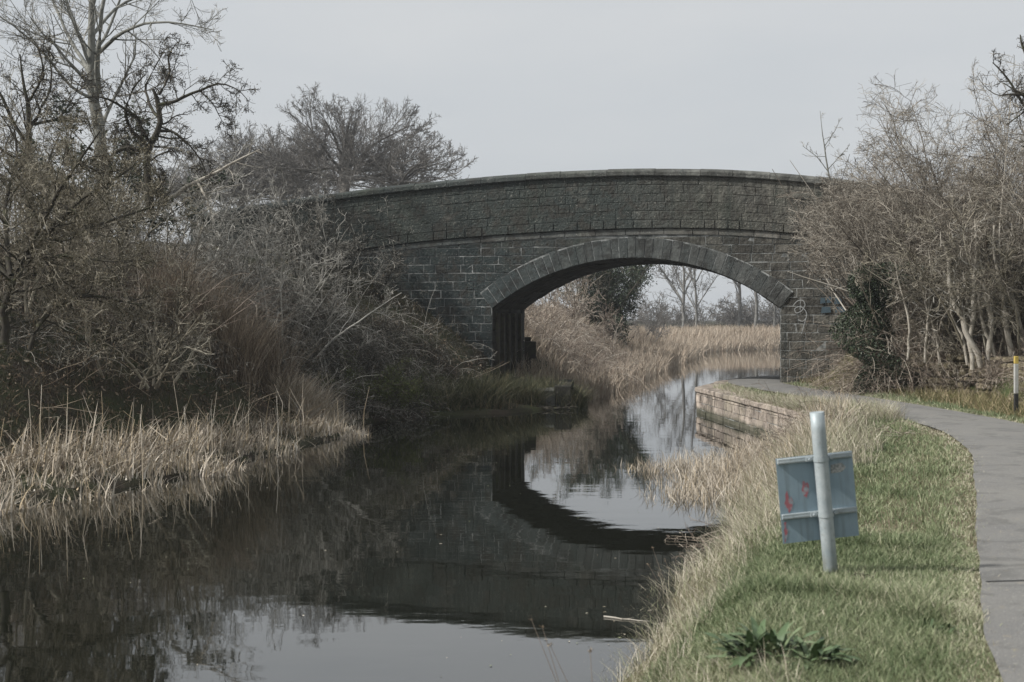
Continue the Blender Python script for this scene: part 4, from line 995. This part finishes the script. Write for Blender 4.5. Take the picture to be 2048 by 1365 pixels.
# ------------------------------------------------------------------ far trees
def oak(name, label, px, D, top, halfw, base_y, seed, mt, group, n0=8, cat='tree', trunk=.3, counts=(8, 7, 5, 4)):
    g = np.random.default_rng(seed); c = at(px, base_y, D); H = (base_y - top) / F * D; Wd = halfw / F * D; z0 = c[2]
    fork = z0 + H * .18
    stems = [[(c[0], D, z0 - 1.5, trunk), (c[0], D, fork, trunk * .85), (c[0] + .05 * Wd, D, z0 + H * .5, trunk * .5), (c[0] - .05 * Wd, D, z0 + H * .8, trunk * .12)]]
    for i in range(n0):
        a_ = 6.28 * (i + g.random() * .6) / n0; rr_ = Wd * g.uniform(.75, 1.1); ht = g.uniform(.22, .80); q = math.sqrt(max(0, 1 - ((ht - .4) / .62) ** 2))
        e = np.array([c[0] + rr_ * q * math.cos(a_), D + rr_ * q * math.sin(a_), z0 + H * ht])
        s_ = np.array([c[0], D, fork + g.uniform(-.05, .2) * H]); m_ = s_ + (e - s_) * .45 + np.array([0, 0, (e[2] - s_[2]) * .12 - .02 * H]) + g.normal(size=3) * .05 * Wd
        stems.append([(*s_, trunk * .34), (*m_, trunk * .2), (*e, trunk * .07)])
    lv = [dict(n=counts[0], t0=.12, t1=1, lf=.60, ang=36, K=7, wig=.14, up=.03, rf=.36, taper=.3, sides=4, rmin=.016),
          dict(n=counts[1], t0=.15, t1=1, lf=.55, ang=38, K=6, wig=.15, up=.05, rf=.42, taper=.4, rmin=.011),
          dict(n=counts[2], t0=.15, t1=1, lf=.52, ang=42, K=4, wig=.2, up=.05, rf=.55, taper=.5, rmin=.008),
          dict(n=counts[3], t0=.15, t1=1, lf=.55, ang=42, K=3, wig=.2, up=.04, rf=.7, taper=.6, rmin=.006)]
    return make_tree(name, label, cat, stems, lv, M['twigfar'], mt, seed, group)
GT = 'bare trees beyond the left embankment'
oak('oak_tree', 'broad round-crowned bare oak behind the left end of the parapet', 690, 75, 212, 190, 400, 201, M['twigfar'], GT, n0=17, trunk=.30, counts=(10, 8, 6, 4))
oak('oak_tree', 'spreading bare oak with low reaching boughs just right of the round-crowned one', 800, 72, 285, 120, 400, 202, M['twigfar'], GT, n0=11, trunk=.2, counts=(6, 6, 5, 3))
oak('oak_tree', 'mid-height bare tree between the gnarled hawthorn and the round-crowned oak', 485, 80, 265, 140, 420, 203, M['twigfar'], GT, n0=14, trunk=.25)
oak('oak_tree', 'lower bare tree nearest the gnarled hawthorn on the skyline', 395, 78, 300, 130, 430, 204, M['twigfar'], GT, n0=13, trunk=.22)
oak('oak_tree', 'small bare tree filling the gap left of the round-crowned oak', 565, 85, 275, 120, 420, 205, M['twigfar'], GT, n0=13, trunk=.22)

# ------------------------------------------------------------------ seen through the arch
shrub('ivy_tree', 'dark ivy-covered tree on the bank seen through the arch', 'tree', px_xy(1200, 66), 66, 4.9, 2.5, M['twigdark'], 220, nst=14, leaf=(30000, .04, .14, M['ivy']), r0=.06, wig=.1, levels=[
    dict(n=12, t0=.02, t1=1, lf=.30, ang=55, K=5, wig=.2, rf=.5, rmin=.01), dict(n=8, t0=.1, t1=1, lf=.5, ang=45, K=4, wig=.2, rf=.5, rmin=.008)])
for i, (px, D, h_, sp_, lab) in enumerate(((1165, 66, 4.3, 4.0, 'brown bare bush beside the ivy tree under the arch'), (1110, 58, 2.6, 3.6, 'low brown scrub on the slope at the left inside the arch'),
        (1190, 60, 2.4, 3.2, 'tan scrub below the ivy tree under the arch'), (1290, 82, 3.4, 4.5, 'pale thin bush right of the ivy tree'))):
    shrub('far_bush', lab, 'shrub', px_xy(px, D), D, h_, sp_, M['redcane'] if i in (1, 2) else M['twigbrown'] if i == 0 else M['twigfar'], 230 + i, nst=14, r0=.03, group='bushes seen through the arch', levels=[
        dict(n=8, t0=.1, t1=1, lf=.4, ang=45, K=5, wig=.2, rf=.5, rmin=.01), dict(n=6, t0=.1, t1=1, lf=.5, ang=45, K=4, wig=.2, rf=.6, rmin=.008), dict(n=4, t0=.1, t1=1, lf=.5, ang=45, K=3, wig=.2, rf=.6, rmin=.006)])
def birch(label, D, px, top, seed, fork=True, r0=.13):
    g = np.random.default_rng(seed); b0 = 662
    m1 = px + g.uniform(-8, 8); s1 = st(D, [(px, b0 + 15, r0), (px + 1, (b0 * 2 + top) / 3, r0 * .8), (m1, (b0 + 2 * top) / 3, r0 * .6), (m1 + g.uniform(-15, 15), top, r0 * .2)])
    ss_ = [s1]
    for k in range(5):
        y0 = b0 - (b0 - top) * g.uniform(.2, .6); dx = g.choice([-1, 1]) * g.uniform(25, 70)
        ss_.append(st(D, [(px, y0, r0 * .5), (px + dx * .5, y0 - (b0 - top) * .22, r0 * .35, 1), (px + dx, y0 - (b0 - top) * g.uniform(.35, .5), r0 * .12, 1)]))
    make_tree('birch_tree', label, 'tree', ss_, [dict(n=8, t0=.25, t1=1, lf=.35, ang=40, K=5, wig=.15, up=.08, rf=.45, sides=3, rmin=.02),
        dict(n=6, t0=.2, t1=1, lf=.5, ang=40, K=4, wig=.15, up=.05, rf=.5, rmin=.013), dict(n=5, t0=.2, t1=1, lf=.5, ang=40, K=3, wig=.2, up=0, rf=.6, rmin=.009)],
        M['barkbirch'], M['twigfar'], seed, 'birches on the far bank')
for i, (px, D, tp_, r_, lab) in enumerate(((1366, 118, 470, .15, 'pale slim birch nearest the middle of the arch opening'), (1392, 121, 480, .12, 'birch leaning from beside the pale middle one, second in the row'),
        (1478, 122, 420, .16, 'darker birch in the right half of the arch opening'), (1512, 126, 430, .17, 'thick straight-stemmed birch toward the right abutment'),
        (1548, 124, 470, .10, 'thin birch closest to the right abutment'))):
    birch(lab, D, px, tp_, 240 + i, r0=r_)
for i, (px, D, h_, sp_, lab) in enumerate(((1330, 135, 2.6, 9, 'far hedge clump at the left of the birches'), (1430, 140, 2.8, 11, 'far hedge clump between the birches'), (1520, 138, 3.6, 9, 'taller far hedge clump behind the right-hand birches'), (1600, 138, 3.4, 10, 'far hedge clump hidden mostly by the right abutment'))):
    shrub('far_hedge', lab, 'hedge', px_xy(px, D), D, h_, sp_, M['twigfar'], 260 + i, nst=30, r0=.03, group='hedge clumps beyond the far bank', levels=[
        dict(n=8, t0=.1, t1=1, lf=.5, ang=45, K=4, wig=.2, rf=.5, rmin=.016), dict(n=6, t0=.1, t1=1, lf=.5, ang=45, K=4, wig=.2, rf=.6, rmin=.014), dict(n=3, t0=.1, t1=1, lf=.5, ang=45, K=3, wig=.2, rf=.6, rmin=.012)])

# ------------------------------------------------------------------ stuff: reeds, grass, ground cover
def scatter(rng, n_, x0, x1, y0, y1):
    return rng.uniform(x0, x1, n_), rng.uniform(y0, y1, n_)
g = np.random.default_rng(300)
# left reed bed
ac = Acc(); x, y = scatter(g, 150000, -16, -1, 11, 31)
z_, dl_, dr_, in_, lf_, dp_ = zg(x, y, True)
wd_ = np.interp(y, [11, 18, 22, 27, 30.5, 31], [3.4, 3.0, 1.9, 1.0, .4, .2]); into = np.interp(y, [11, 20, 27, 30], [.9, .75, .5, .15]) * (.6 + .5 * wob(x, y, 5, 1.6))
pk = (lf_ & (((~in_) & (dl_ < wd_)) | (in_ & (dl_ < into)))) & (g.random(len(x)) < .14 + .5 * (wob(x, y, 8, 2.3) > -.15))
x, y, z_, dl_, in_ = x[pk], y[pk], z_[pk], dl_[pk], in_[pk]; n_ = len(x)
clump = np.clip(.6 + .75 * wob(x, y, 9, 3.2) + .25 * wob(x, y, 10, 1.0), .12, 1.5)
hh = np.interp(y, [14, 20, 26, 30], [.55, .55, .36, .28]) * g.uniform(.35, 1.2, n_) * clump; hh = np.where(in_, hh * .8, hh)
ln_ = np.where(g.random(n_) < .45, g.uniform(.7, 2.2, n_), .28)
blades(ac, g, np.c_[x, y, np.maximum(z_, -.05)], hh, g.uniform(.010, .028, n_), ln_, bias=(.15, -.05), K=4)
q = g.integers(0, n_, 110); tubes_P = np.stack([np.c_[x[q], y[q], np.maximum(z_[q], 0)] + t * np.c_[g.normal(size=110) * .12, g.normal(size=110) * .12, g.uniform(.5, 1.1, 110)] for t in (0, .5, 1)], 1)
tubes(ac, tubes_P, np.tile([.006, .005, .003], (110, 1)), 4, g.uniform(.5, 1, 110))
tag(ac.build('reed_bed', M['reed']), 'bed of broken pale dry reeds along the near left water edge', 'reeds', kind='stuff')
# right reeds in the shallow water
ac = Acc(); x, y = scatter(g, 60000, 1.0, 6.2, 12.5, 26)
bedp = np.array([(1.55, 21.6), (1.5, 20.6), (2.0, 19.6), (1.6, 18.3), (1.55, 17.2), (2.1, 16.4), (2.5, 15.4), (3.3, 15.8), (4.8, 20), (5.8, 24), (5.6, 25), (4.9, 25.2), (4.3, 23.5), (3.2, 22.3)])
z_, dl_, dr_, in_, lf_, dp_ = zg(x, y, True)
dens = np.where(dist_line(x, y, bedp) < .35, .25, .8) * (.35 + .65 * (wob(x, y, 12, 2.2) > -.15))
pk = inside(x, y, bedp) & (g.random(len(x)) < dens * np.interp(x - y * .12, [-1.2, 1.2], [.25, 1])); x, y, z_ = x[pk], y[pk], z_[pk]; n_ = len(x)
hh = np.interp(x, [1.5, 2.5, 4.5], [.14, .26, .5]) * g.uniform(.5, 1.3, n_)
blades(ac, g, np.c_[x, y, np.maximum(z_, -.04)], hh, g.uniform(.006, .014, n_), np.where(g.random(n_) < .3, 1.2, .35), bias=(-.1, 0), K=4)
tag(ac.build('reed_bed', M['reed']), 'sparse low dry reeds standing in the water behind the sign', 'reeds', kind='stuff')
# dry grass fringe on the near right edge
ac = Acc(); x, y = scatter(g, 260000, -1.2, 7.5, 4.5, 34)
z_, dl_, dr_, in_, lf_, dp_ = zg(x, y, True)
pe = np.interp(y, PATH[:, 1], PATH[:, 0] - PATH[:, 2] / 2)
fr = (~in_) & (~lf_) & (x < pe) & (dr_ < np.interp(y, [5, 12, 18, 24, 30], [.85, .95, 1.8, 1.6, .45]) * (.75 + .45 * wob(x, y, 14, 1.5)))
fr |= in_ & (~lf_) & (dr_ < .22) & (y < 24.5)
x, y, z_ = x[fr], y[fr], z_[fr]; n_ = len(x)
hh = np.interp(y, [5, 10, 16, 22, 26, 34], [.11, .17, .29, .38, .2, .12]) * g.uniform(.5, 1.3, n_)
blades(ac, g, np.c_[x, y, z_], hh, g.uniform(.003, .007, n_) * np.interp(y, [5, 30], [.8, 1.8]), .75, bias=(-.35, -.05), K=4)
tag(ac.build('dry_grass', M['drygrass']), 'long bleached dry grass fringing the right canal edge', 'grass', kind='stuff')
ac = Acc(); n_ = 22000; t = g.random(n_) ** .75; x = 4.45 + .57 * t + g.uniform(-.02, .5, n_); y = 33.2 - 8.8 * t
kk_ = g.random(n_) < np.clip((t - .35) * 1.6, .04, 1) * (.3 + .7 * (wob(x, y, 61, 1.6) > -.1)); x, y, t = x[kk_], y[kk_], t[kk_]; n_ = len(x)
blades(ac, g, np.c_[x, y, np.full(n_, .59)], g.uniform(.04, .12, n_) + .40 * g.random(n_) * np.clip(t - .4, 0, 1), g.uniform(.006, .012, n_), .8, bias=(-.7, -.1), K=4)
tag(ac.build('dry_grass', M['drygrass']), 'ragged dead grass hanging over the top of the canal wall', 'grass', kind='stuff')
ac = Acc(); x = g.uniform(-7, 4, 900); y = g.uniform(8, 40, 900); dl_, dr_, in_, lf_ = info(x, y); k_ = in_ & ((np.minimum(dl_, dr_) < 1.2) | (g.random(900) < .25)); x, y = x[k_], y[k_]; n_ = len(x)
a_ = g.uniform(0, 6.28, n_); q_ = g.uniform(.006, .02, n_); c_, s__ = np.cos(a_) * q_, np.sin(a_) * q_
V = np.stack([np.c_[x - c_, y - s__, np.full(n_, .004)], np.c_[x + s__ * .5, y - c_ * .5, np.full(n_, .006)], np.c_[x + c_, y + s__, np.full(n_, .004)], np.c_[x - s__ * .5, y + c_ * .5, np.full(n_, .007)]], 1)
ac.add(V.reshape(-1, 3), np.arange(4 * n_).reshape(n_, 4), np.repeat(g.random(n_), 4)); tag(ac.build('floating_leaves', M['drygrass']), 'tiny specks of dead leaf floating on the canal', 'litter', kind='stuff')
# green grass verge
ac = Acc(); x, y = scatter(g, 420000, -1, 7.2, 4.5, 36)
kp = g.random(len(x)) < np.interp(y, [4.5, 10, 20, 36], [1, 1, .6, .4]); x, y = x[kp], y[kp]
x2, y2 = scatter(g, 60000, 6.5, 12, 22, 36); x = np.r_[x, x2]; y = np.r_[y, y2]
x3, y3 = scatter(g, 160000, .4, 3.2, 4.6, 10.5); x = np.r_[x, x3]; y = np.r_[y, y3]
z_, dl_, dr_, in_, lf_, dp_ = zg(x, y, True); hwid = np.interp(y, PATH[:, 1], PATH[:, 2]) / 2
rag = .06 * wob(x, y, 17, 5)
pk = (~in_) & (~lf_) & (dp_ > hwid + rag - .03) & (dr_ > np.interp(y, [5, 12, 18, 24, 34], [.35, .45, 1.0, .9, .12]) * (.7 + .4 * wob(x, y, 14, 1.5))) & ((x < 7.5) | (z_ < 1.9))
pk &= (x > 6.8) | ~((y > 24.4) & (dr_ < .12))
x, y, z_, dp_, hwid = x[pk], y[pk], z_[pk], dp_[pk], hwid[pk]; n_ = len(x)
pat = wob(x, y, 19, 1.1); tall = (wob(x, y, 23, 2.6) > .5)
hh = g.uniform(.025, .065, n_) * (1 + .5 * pat) * np.where(tall, 1.8, 1) * np.interp(y, [5, 30], [1, 1.6])
edge = np.clip(1 - (dp_ - hwid) / .28, 0, 1)
rv = np.clip(.36 + .24 * g.normal(size=n_) * 1.0 + .17 * pat + .12 * wob(x, y, 71, 4) + edge * .25, 0, 1)
blades(ac, g, np.c_[x, y, z_ - .005], hh * (1 - .5 * edge), g.uniform(.003, .006, n_) * np.interp(y, [5, 12, 30], [.8, 1.4, 3]), .65, bias=(-.1, -.05), K=3, rnd=rv)
tag(ac.build('grass', M['grass']), 'short green turf of the towpath verge, bleached along the path edge', 'grass', kind='stuff')
ac = Acc(); ns_ = 20000; ii = g.integers(0, len(PATH) - 1, ns_); sd = np.where(g.random(ns_) < .6, -1, 1); q = PATH[ii]; tn_ = nrm(np.gradient(PATH[:, :2], axis=0))[ii]; fr_ = g.random((ns_, 1))
off = sd * (q[:, 2] / 2 + g.normal(size=ns_) * .09 + .05 + .03 * wob(q[:, 0], q[:, 1], 41, 4)); p_ = q[:, :2] + (PATH[ii + 1][:, :2] - q[:, :2]) * fr_ + np.c_[tn_[:, 1], -tn_[:, 0]] * off[:, None]
k_ = (p_[:, 1] > 4.5) & (p_[:, 1] < 36); p_ = p_[k_]; n_ = len(p_)
blades(ac, g, np.c_[p_, np.full(n_, .615)], g.uniform(.012, .04, n_), g.uniform(.0025, .005, n_) * np.interp(p_[:, 1], [5, 20], [1, 2]), 1.8, K=3)
tag(ac.build('edge_litter', M['drygrass']), 'dry grass clippings creeping over both edges of the asphalt', 'litter', kind='stuff')
# grassy mound by the right abutment and long verge grass under the hedge
ac = Acc(); x, y = scatter(g, 90000, 6.6, 12.5, 22, 36); z_, dl_, dr_, in_, lf_, dp_ = zg(x, y, True)
pk = (dp_ > 1.25 + .3 * wob(x, y, 29, 1.5)) & (g.random(len(x)) < .55); x, y, z_ = x[pk], y[pk], z_[pk]; n_ = len(x)
blades(ac, g, np.c_[x, y, z_], g.uniform(.10, .32, n_), g.uniform(.006, .013, n_), .8, bias=(-.25, -.3), K=4)
m_ = veg('verge_grass', [(.07, .09, .03), (.17, .16, .07), (.32, .26, .15), (.40, .33, .22)], .7, .7, .5)
tag(ac.build('verge_grass', m_), 'rough yellowing grass under the right hedge and on the mound by the abutment', 'grass', kind='stuff')
# ground cover on the left slope
ac = Acc(); x, y = scatter(g, 190000, -22, 1.6, 12, 40); z_, dl_, dr_, in_, lf_, dp_ = zg(x, y, True); s_, d_ = to_sd(x, y)
pk = lf_ & ~in_ & (dl_ > .1) & (dl_ < 11) & ~((d_ > -.05) & (s_ < -3.6)) & (g.random(len(x)) < .25 + .5 * (wob(x, y, 31, 1.3) > 0)); x, y, z_ = x[pk], y[pk], z_[pk]; n_ = len(x)
blades(ac, g, np.c_[x, y, z_], g.uniform(.06, .30, n_) * (1 + .5 * wob(x, y, 33, 1)), g.uniform(.006, .013, n_), .8, bias=(.2, -.35), K=4)
m_ = veg('slope_grass', [(.022, .028, .012), (.045, .05, .02), (.07, .06, .035), (.16, .12, .075), (.24, .19, .12)], .75, .6, .5)
tag(ac.build('slope_grass', m_), 'dark mossy grass and litter covering the left slope', 'undergrowth', kind='stuff')
ac = Acc(); x, y = scatter(g, 30000, -16, 1, 16, 36); z_, dl_, dr_, in_, lf_, dp_ = zg(x, y, True); s_, d_ = to_sd(x, y)
pk = lf_ & ~in_ & (dl_ > .6) & (dl_ < 8) & (d_ < -.1); x, y, z_ = x[pk], y[pk], z_[pk]
leaves(ac, g, np.c_[x, y, z_ + g.uniform(.01, .10, len(x))], .028)
tw = g.integers(0, len(x), 1500); a_ = g.uniform(0, 6.28, 1500); Lw = g.uniform(.2, .9, 1500); t = np.linspace(0, 1, 4)[None, :, None]
P0 = np.c_[x[tw], y[tw], z_[tw] + .04][:, None]; dv = np.c_[np.cos(a_) * Lw, np.sin(a_) * Lw * .5, g.uniform(-.1, .7, 1500) * Lw][:, None]
tubes(ac, P0 + dv * t + g.normal(size=(1500, 4, 3)) * .02, np.tile([.007, .006, .005, .003], (1500, 1)), 3, g.uniform(.3, 1, 1500))
tag(ac.build('leaf_litter', M['deadleaf']), 'fallen leaves and broken twigs lying over the left slope', 'litter', kind='stuff')
# tan tall grass clump patch in the middle of the left bank
ac = Acc(); P_ = at(610, 790, 28.5); an = g.uniform(0, 6.28, 5500); q = np.sqrt(g.random(5500)) * (.7 + .35 * np.sin(an * 3) * np.cos(an * 5)); x = px_xy(600, 28.8) + 1.0 * q * np.cos(an); y = 28.9 + 1.0 * q * np.sin(an)
z_ = np.maximum(zg(x, y), 0); blades(ac, g, np.c_[x, y, z_], g.uniform(.25, 1.0, 5500) * (.65 + .5 * wob(x, y, 51, 4)), g.uniform(.008, .02, 5500), .6, bias=(.15, -.1), K=5)
tag(ac.build('reed_clump', M['reed'], origin=(px_xy(600, 28.8), 28.9, 0)), 'tall tan reed clump standing on the bank left of the gorse bush', 'reeds')
ac = Acc(); an = g.uniform(0, 6.28, 5000); q = np.sqrt(g.random(5000)); x = -6.0 + 1.35 * q * np.cos(an) + .3 * np.sin(an * 4); y = 28.6 + .9 * q * np.sin(an)
z_ = np.maximum(zg(x, y), 0); blades(ac, g, np.c_[x, y, z_], g.uniform(.5, 1.75, 5000), g.uniform(.006, .013, 5000), .42, bias=(.12, -.1), K=5)
m_ = veg('tall_dead_stalk', [(.05, .038, .025), (.16, .12, .085), (.33, .27, .20), (.46, .40, .32)], .75)
tag(ac.build('dead_stalks', m_, origin=(-6.0, 28.6, 0)), 'tall brown dead stalks on the slope left of the bridge wall', 'dead stalks')
# banks beyond the bridge
ac = Acc(); x, y = scatter(g, 260000, -4, 30, 39.5, 118); z_, dl_, dr_, in_, lf_, dp_ = zg(x, y, True)
pk = lf_ & (((~in_) & (dl_ < np.interp(y, [40, 60, 90, 118], [2.6, 4, 8, 9]))) | (in_ & (dl_ < .7))) & (x > y * .0) & (g.random(len(x)) < np.interp(y, [40, 110], [1, .8])); x, y, z_, in_, dl_ = x[pk], y[pk], z_[pk], in_[pk], dl_[pk]; n_ = len(x)
blades(ac, g, np.c_[x, y, np.maximum(z_, -.02)], np.interp(y, [40, 60, 100], [.55, .8, .95]) * g.uniform(.5, 1.15, n_), g.uniform(.018, .04, n_) * np.interp(y, [40, 110], [.8, 1.6]), .4, K=3)
tag(ac.build('reed_bed', M['reedfar']), 'tan reed bed on the banks of the bend seen through the arch', 'reeds', kind='stuff')
ac = Acc(); x, y = scatter(g, 60000, -8, 12, 40, 75); z_, dl_, dr_, in_, lf_, dp_ = zg(x, y, True); pk = lf_ & ~in_ & (dl_ > 1.5); x, y, z_ = x[pk], y[pk], z_[pk]; n_ = len(x)
blades(ac, g, np.c_[x, y, z_], g.uniform(.15, .6, n_), g.uniform(.015, .03, n_), .8, K=4)
tag(ac.build('bank_grass', veg('bank_grass', [(.12, .095, .075), (.21, .17, .13), (.31, .26, .205), (.16, .14, .09)], .8, .4, .5)), 'brown rough grass on the slope beyond the bridge', 'grass', kind='stuff')
for i, (px, D, L_, lab) in enumerate(((1095, 47, 1.6, 'pinkish brown bramble mound just beyond the left abutment'), (1150, 54, 1.6, 'arching pale brambles on the slope beyond the bridge'), (1200, 50, 1.1, 'dark low bramble at the water edge beyond the bridge'))):
    bramble('bramble_thicket', lab, 'bramble', px_xy(px, D), D, 2.0, 2.2, 450, L_, M['redcane'], 320 + i, (0, -.2), 'bramble thickets beyond the bridge', rad=.01)

# ------------------------------------------------------------------ near plants and scraps
# dock plants
def dock(px, py, D, n_, L, label, seed):
    g = np.random.default_rng(seed); c = at(px, py, D); z0 = gz(c[0], D); ac = Acc(); rb = Acc()
    for i in range(n_):
        a_ = g.uniform(0, 6.28); l_ = L * g.uniform(.6, 1.15); el = g.uniform(.35, 1.35); w_ = l_ * .085; K = 9
        d = np.array([math.cos(a_) * math.cos(el), math.sin(a_) * math.cos(el), math.sin(el)]); p = np.array([c[0] + g.normal() * .05, D + g.normal() * .05, z0]); P = [p]
        for k in range(K - 1): d = nrm(d + np.array([0, 0, -.17]) + g.normal(size=3) * .03); p = p + d * l_ / (K - 1); p[2] = max(p[2], z0 + .01); P.append(p)
        P = np.array(P); t = np.linspace(0, 1, K); wv = w_ * np.sin(math.pi * np.clip(t * .92 + .06, 0, 1)) ** .8; sd_ = nrm(np.cross(nrm(np.gradient(P, axis=0)), [0, 0, 1.]))
        up = np.array([0, 0, 1.]); wave = np.sin(t * 14 + i)[:, None] * .25 * wv[:, None] * up
        V = np.stack([P - sd_ * wv[:, None] + up * .25 * wv[:, None] + wave, P, P + sd_ * wv[:, None] + up * .25 * wv[:, None] - wave], 1).reshape(-1, 3); I = np.arange(K - 1) * 3
        ac.add(V, np.concatenate([np.stack([I, I + 1, I + 4, I + 3], -1), np.stack([I + 1, I + 2, I + 5, I + 4], -1)]), g.random())
    tag(ac.build('dock_plant', M['dock'], origin=(c[0], D, z0), smooth=True), label, 'plant')
dock(1530, 1315, 6.75, 190, .215, 'largest clump of broad green dock leaves in the foreground grass', 1)
dock(1620, 1335, 6.6, 80, .19, 'greyer spreading leaf rosette at the right side of the largest dock clump', 2)
dock(1885, 1255, 7.3, 22, .09, 'small green leafy tuft in the grass beside the path', 3)
dock(1690, 1095, 10.0, 18, .11, 'small leafy plant in the grass just behind the sign post', 4)
# mole scrape
ac = Acc(); c = at(1722, 1158, 8.75); q = 18; V = [(0, 0, .028)]; th = np.linspace(0, 6.283, q, endpoint=False); g = np.random.default_rng(4)
for r_, z_ in ((.025, .022), (.05, .012), (.075, -.01)):
    for t_ in th: rr_ = r_ * (1 + .15 * g.normal()); V.append((rr_ * math.cos(t_) * 1.5, rr_ * math.sin(t_), z_ + .004 * g.normal()))
fs = [[0, 1 + k, 1 + (k + 1) % q] for k in range(q)]; ac.add(V, fs); fq = [[1 + r_ * q + k, 1 + (r_ + 1) * q + k, 1 + (r_ + 1) * q + (k + 1) % q, 1 + r_ * q + (k + 1) % q] for r_ in (0, 1) for k in range(q)]
ac.f.append(np.array(fq)); o = ac.build('soil_heap', plain('dark_soil', (.018, .014, .011), .95)); o.location = (c[0], 8.75, gz(c[0], 8.75) + .015); tag(o, 'small heap of dark soil in the grass beside the sign post', 'soil heap')
# dead umbellifer stalks
def stalks(label, D, lst, seed, base_y):
    g = np.random.default_rng(seed); ac = Acc(); hd = Acc(); o0 = at(lst[0][0], base_y, D)
    for (bx, tx, ty) in lst:
        p0 = at(bx, base_y, D); p1 = at(tx, ty, D); m_ = (p0 + p1) / 2 + np.array([.01 * g.normal(), 0, 0]); P = resample([(*p0, .0022), (*m_, .0018), (*p1, .0012)], 7)
        tubes(ac, P[None, :, :3], P[None, :, 3], 4, [.4])
        C = p1 + g.normal(size=(14, 3)) * .007; leaves(hd, g, C, .005)
    o = empty('dead_flower_stalk', o0); tag(o, label, 'dead plant'); ac.build('stem', M['redcane'], o, origin=o0); hd.build('seed_head', M['deadleaf'], o, origin=o0)
stalks('thin dead stalks with seed heads rising in front of the water at the bottom edge', 7.2, [(1165, 1062, 1238), (1150, 1084, 1252), (1200, 1100, 1290), (1215, 1180, 1300)], 1, 1500)
stalks('dead flower stalks standing at the canal edge left of the sign', 12.0, [(1345, 1305, 1095), (1350, 1297, 1130), (1360, 1330, 1120), (1370, 1318, 1150)], 2, 1215)
# floating twigs near the bottom
g = np.random.default_rng(6)
def floating(label, px, py, L_, ang_, seed, sc=1.):
    g = np.random.default_rng(seed); D = F * CH / (py - HY); x0 = px_xy(px, D); ac = Acc()
    t = np.linspace(-.5, .5, 8); P = np.c_[x0 + L_ * t * math.cos(ang_), D + L_ * t * math.sin(ang_) + .01 * g.normal(size=8), np.full(8, .006)]
    tubes(ac, P[None], np.linspace(.008, .003, 8)[None] * sc, 5, [.9]); P2, R2 = spawn(g, P[None], np.full((1, 8), .005), 4, .3, 1, .3, 30, 4, .1, 0, .6); P2[..., 2] = .006; tubes(ac, P2, R2, 4)
    tag(ac.build('floating_twig', M['barkpale'], origin=(x0, D, 0)), label, 'twig')
floating('pale twig floating on the water near the bottom right bank', 1250, 1240, .34, -.5, 1, 1.1)
ac = Acc(); n_ = 60; D_ = g.uniform(9.9, 10.9, n_); x = px_xy(1305, D_) + g.normal(size=n_) * .09
blades(ac, g, np.c_[x, D_, np.full(n_, .004)], g.uniform(.02, .08, n_), g.uniform(.003, .006, n_), 6.0, K=3); tag(ac.build('floating_litter', M['drygrass'], origin=(px_xy(1305, 10.3), 10.3, 0)), 'scraps of dry grass floating against the bottom right bank', 'litter', kind='stuff')

# ------------------------------------------------------------------ thin air haze
ac = Acc(); box(ac, (-920, -70, -3), (920, 1420, 16))
m = bpy.data.materials.new('haze'); m.use_nodes = True; m.node_tree.nodes.clear()
ho = m.node_tree.nodes.new('ShaderNodeOutputMaterial'); hv = m.node_tree.nodes.new('ShaderNodeVolumePrincipled')
hv.inputs['Color'].default_value = (.86, .90, .95, 1); hv.inputs['Density'].default_value = .0006; hv.inputs['Anisotropy'].default_value = 0.2
m.node_tree.links.new(hv.outputs[0], ho.inputs['Volume'])
tag(ac.build('haze', m), kind='stuff')
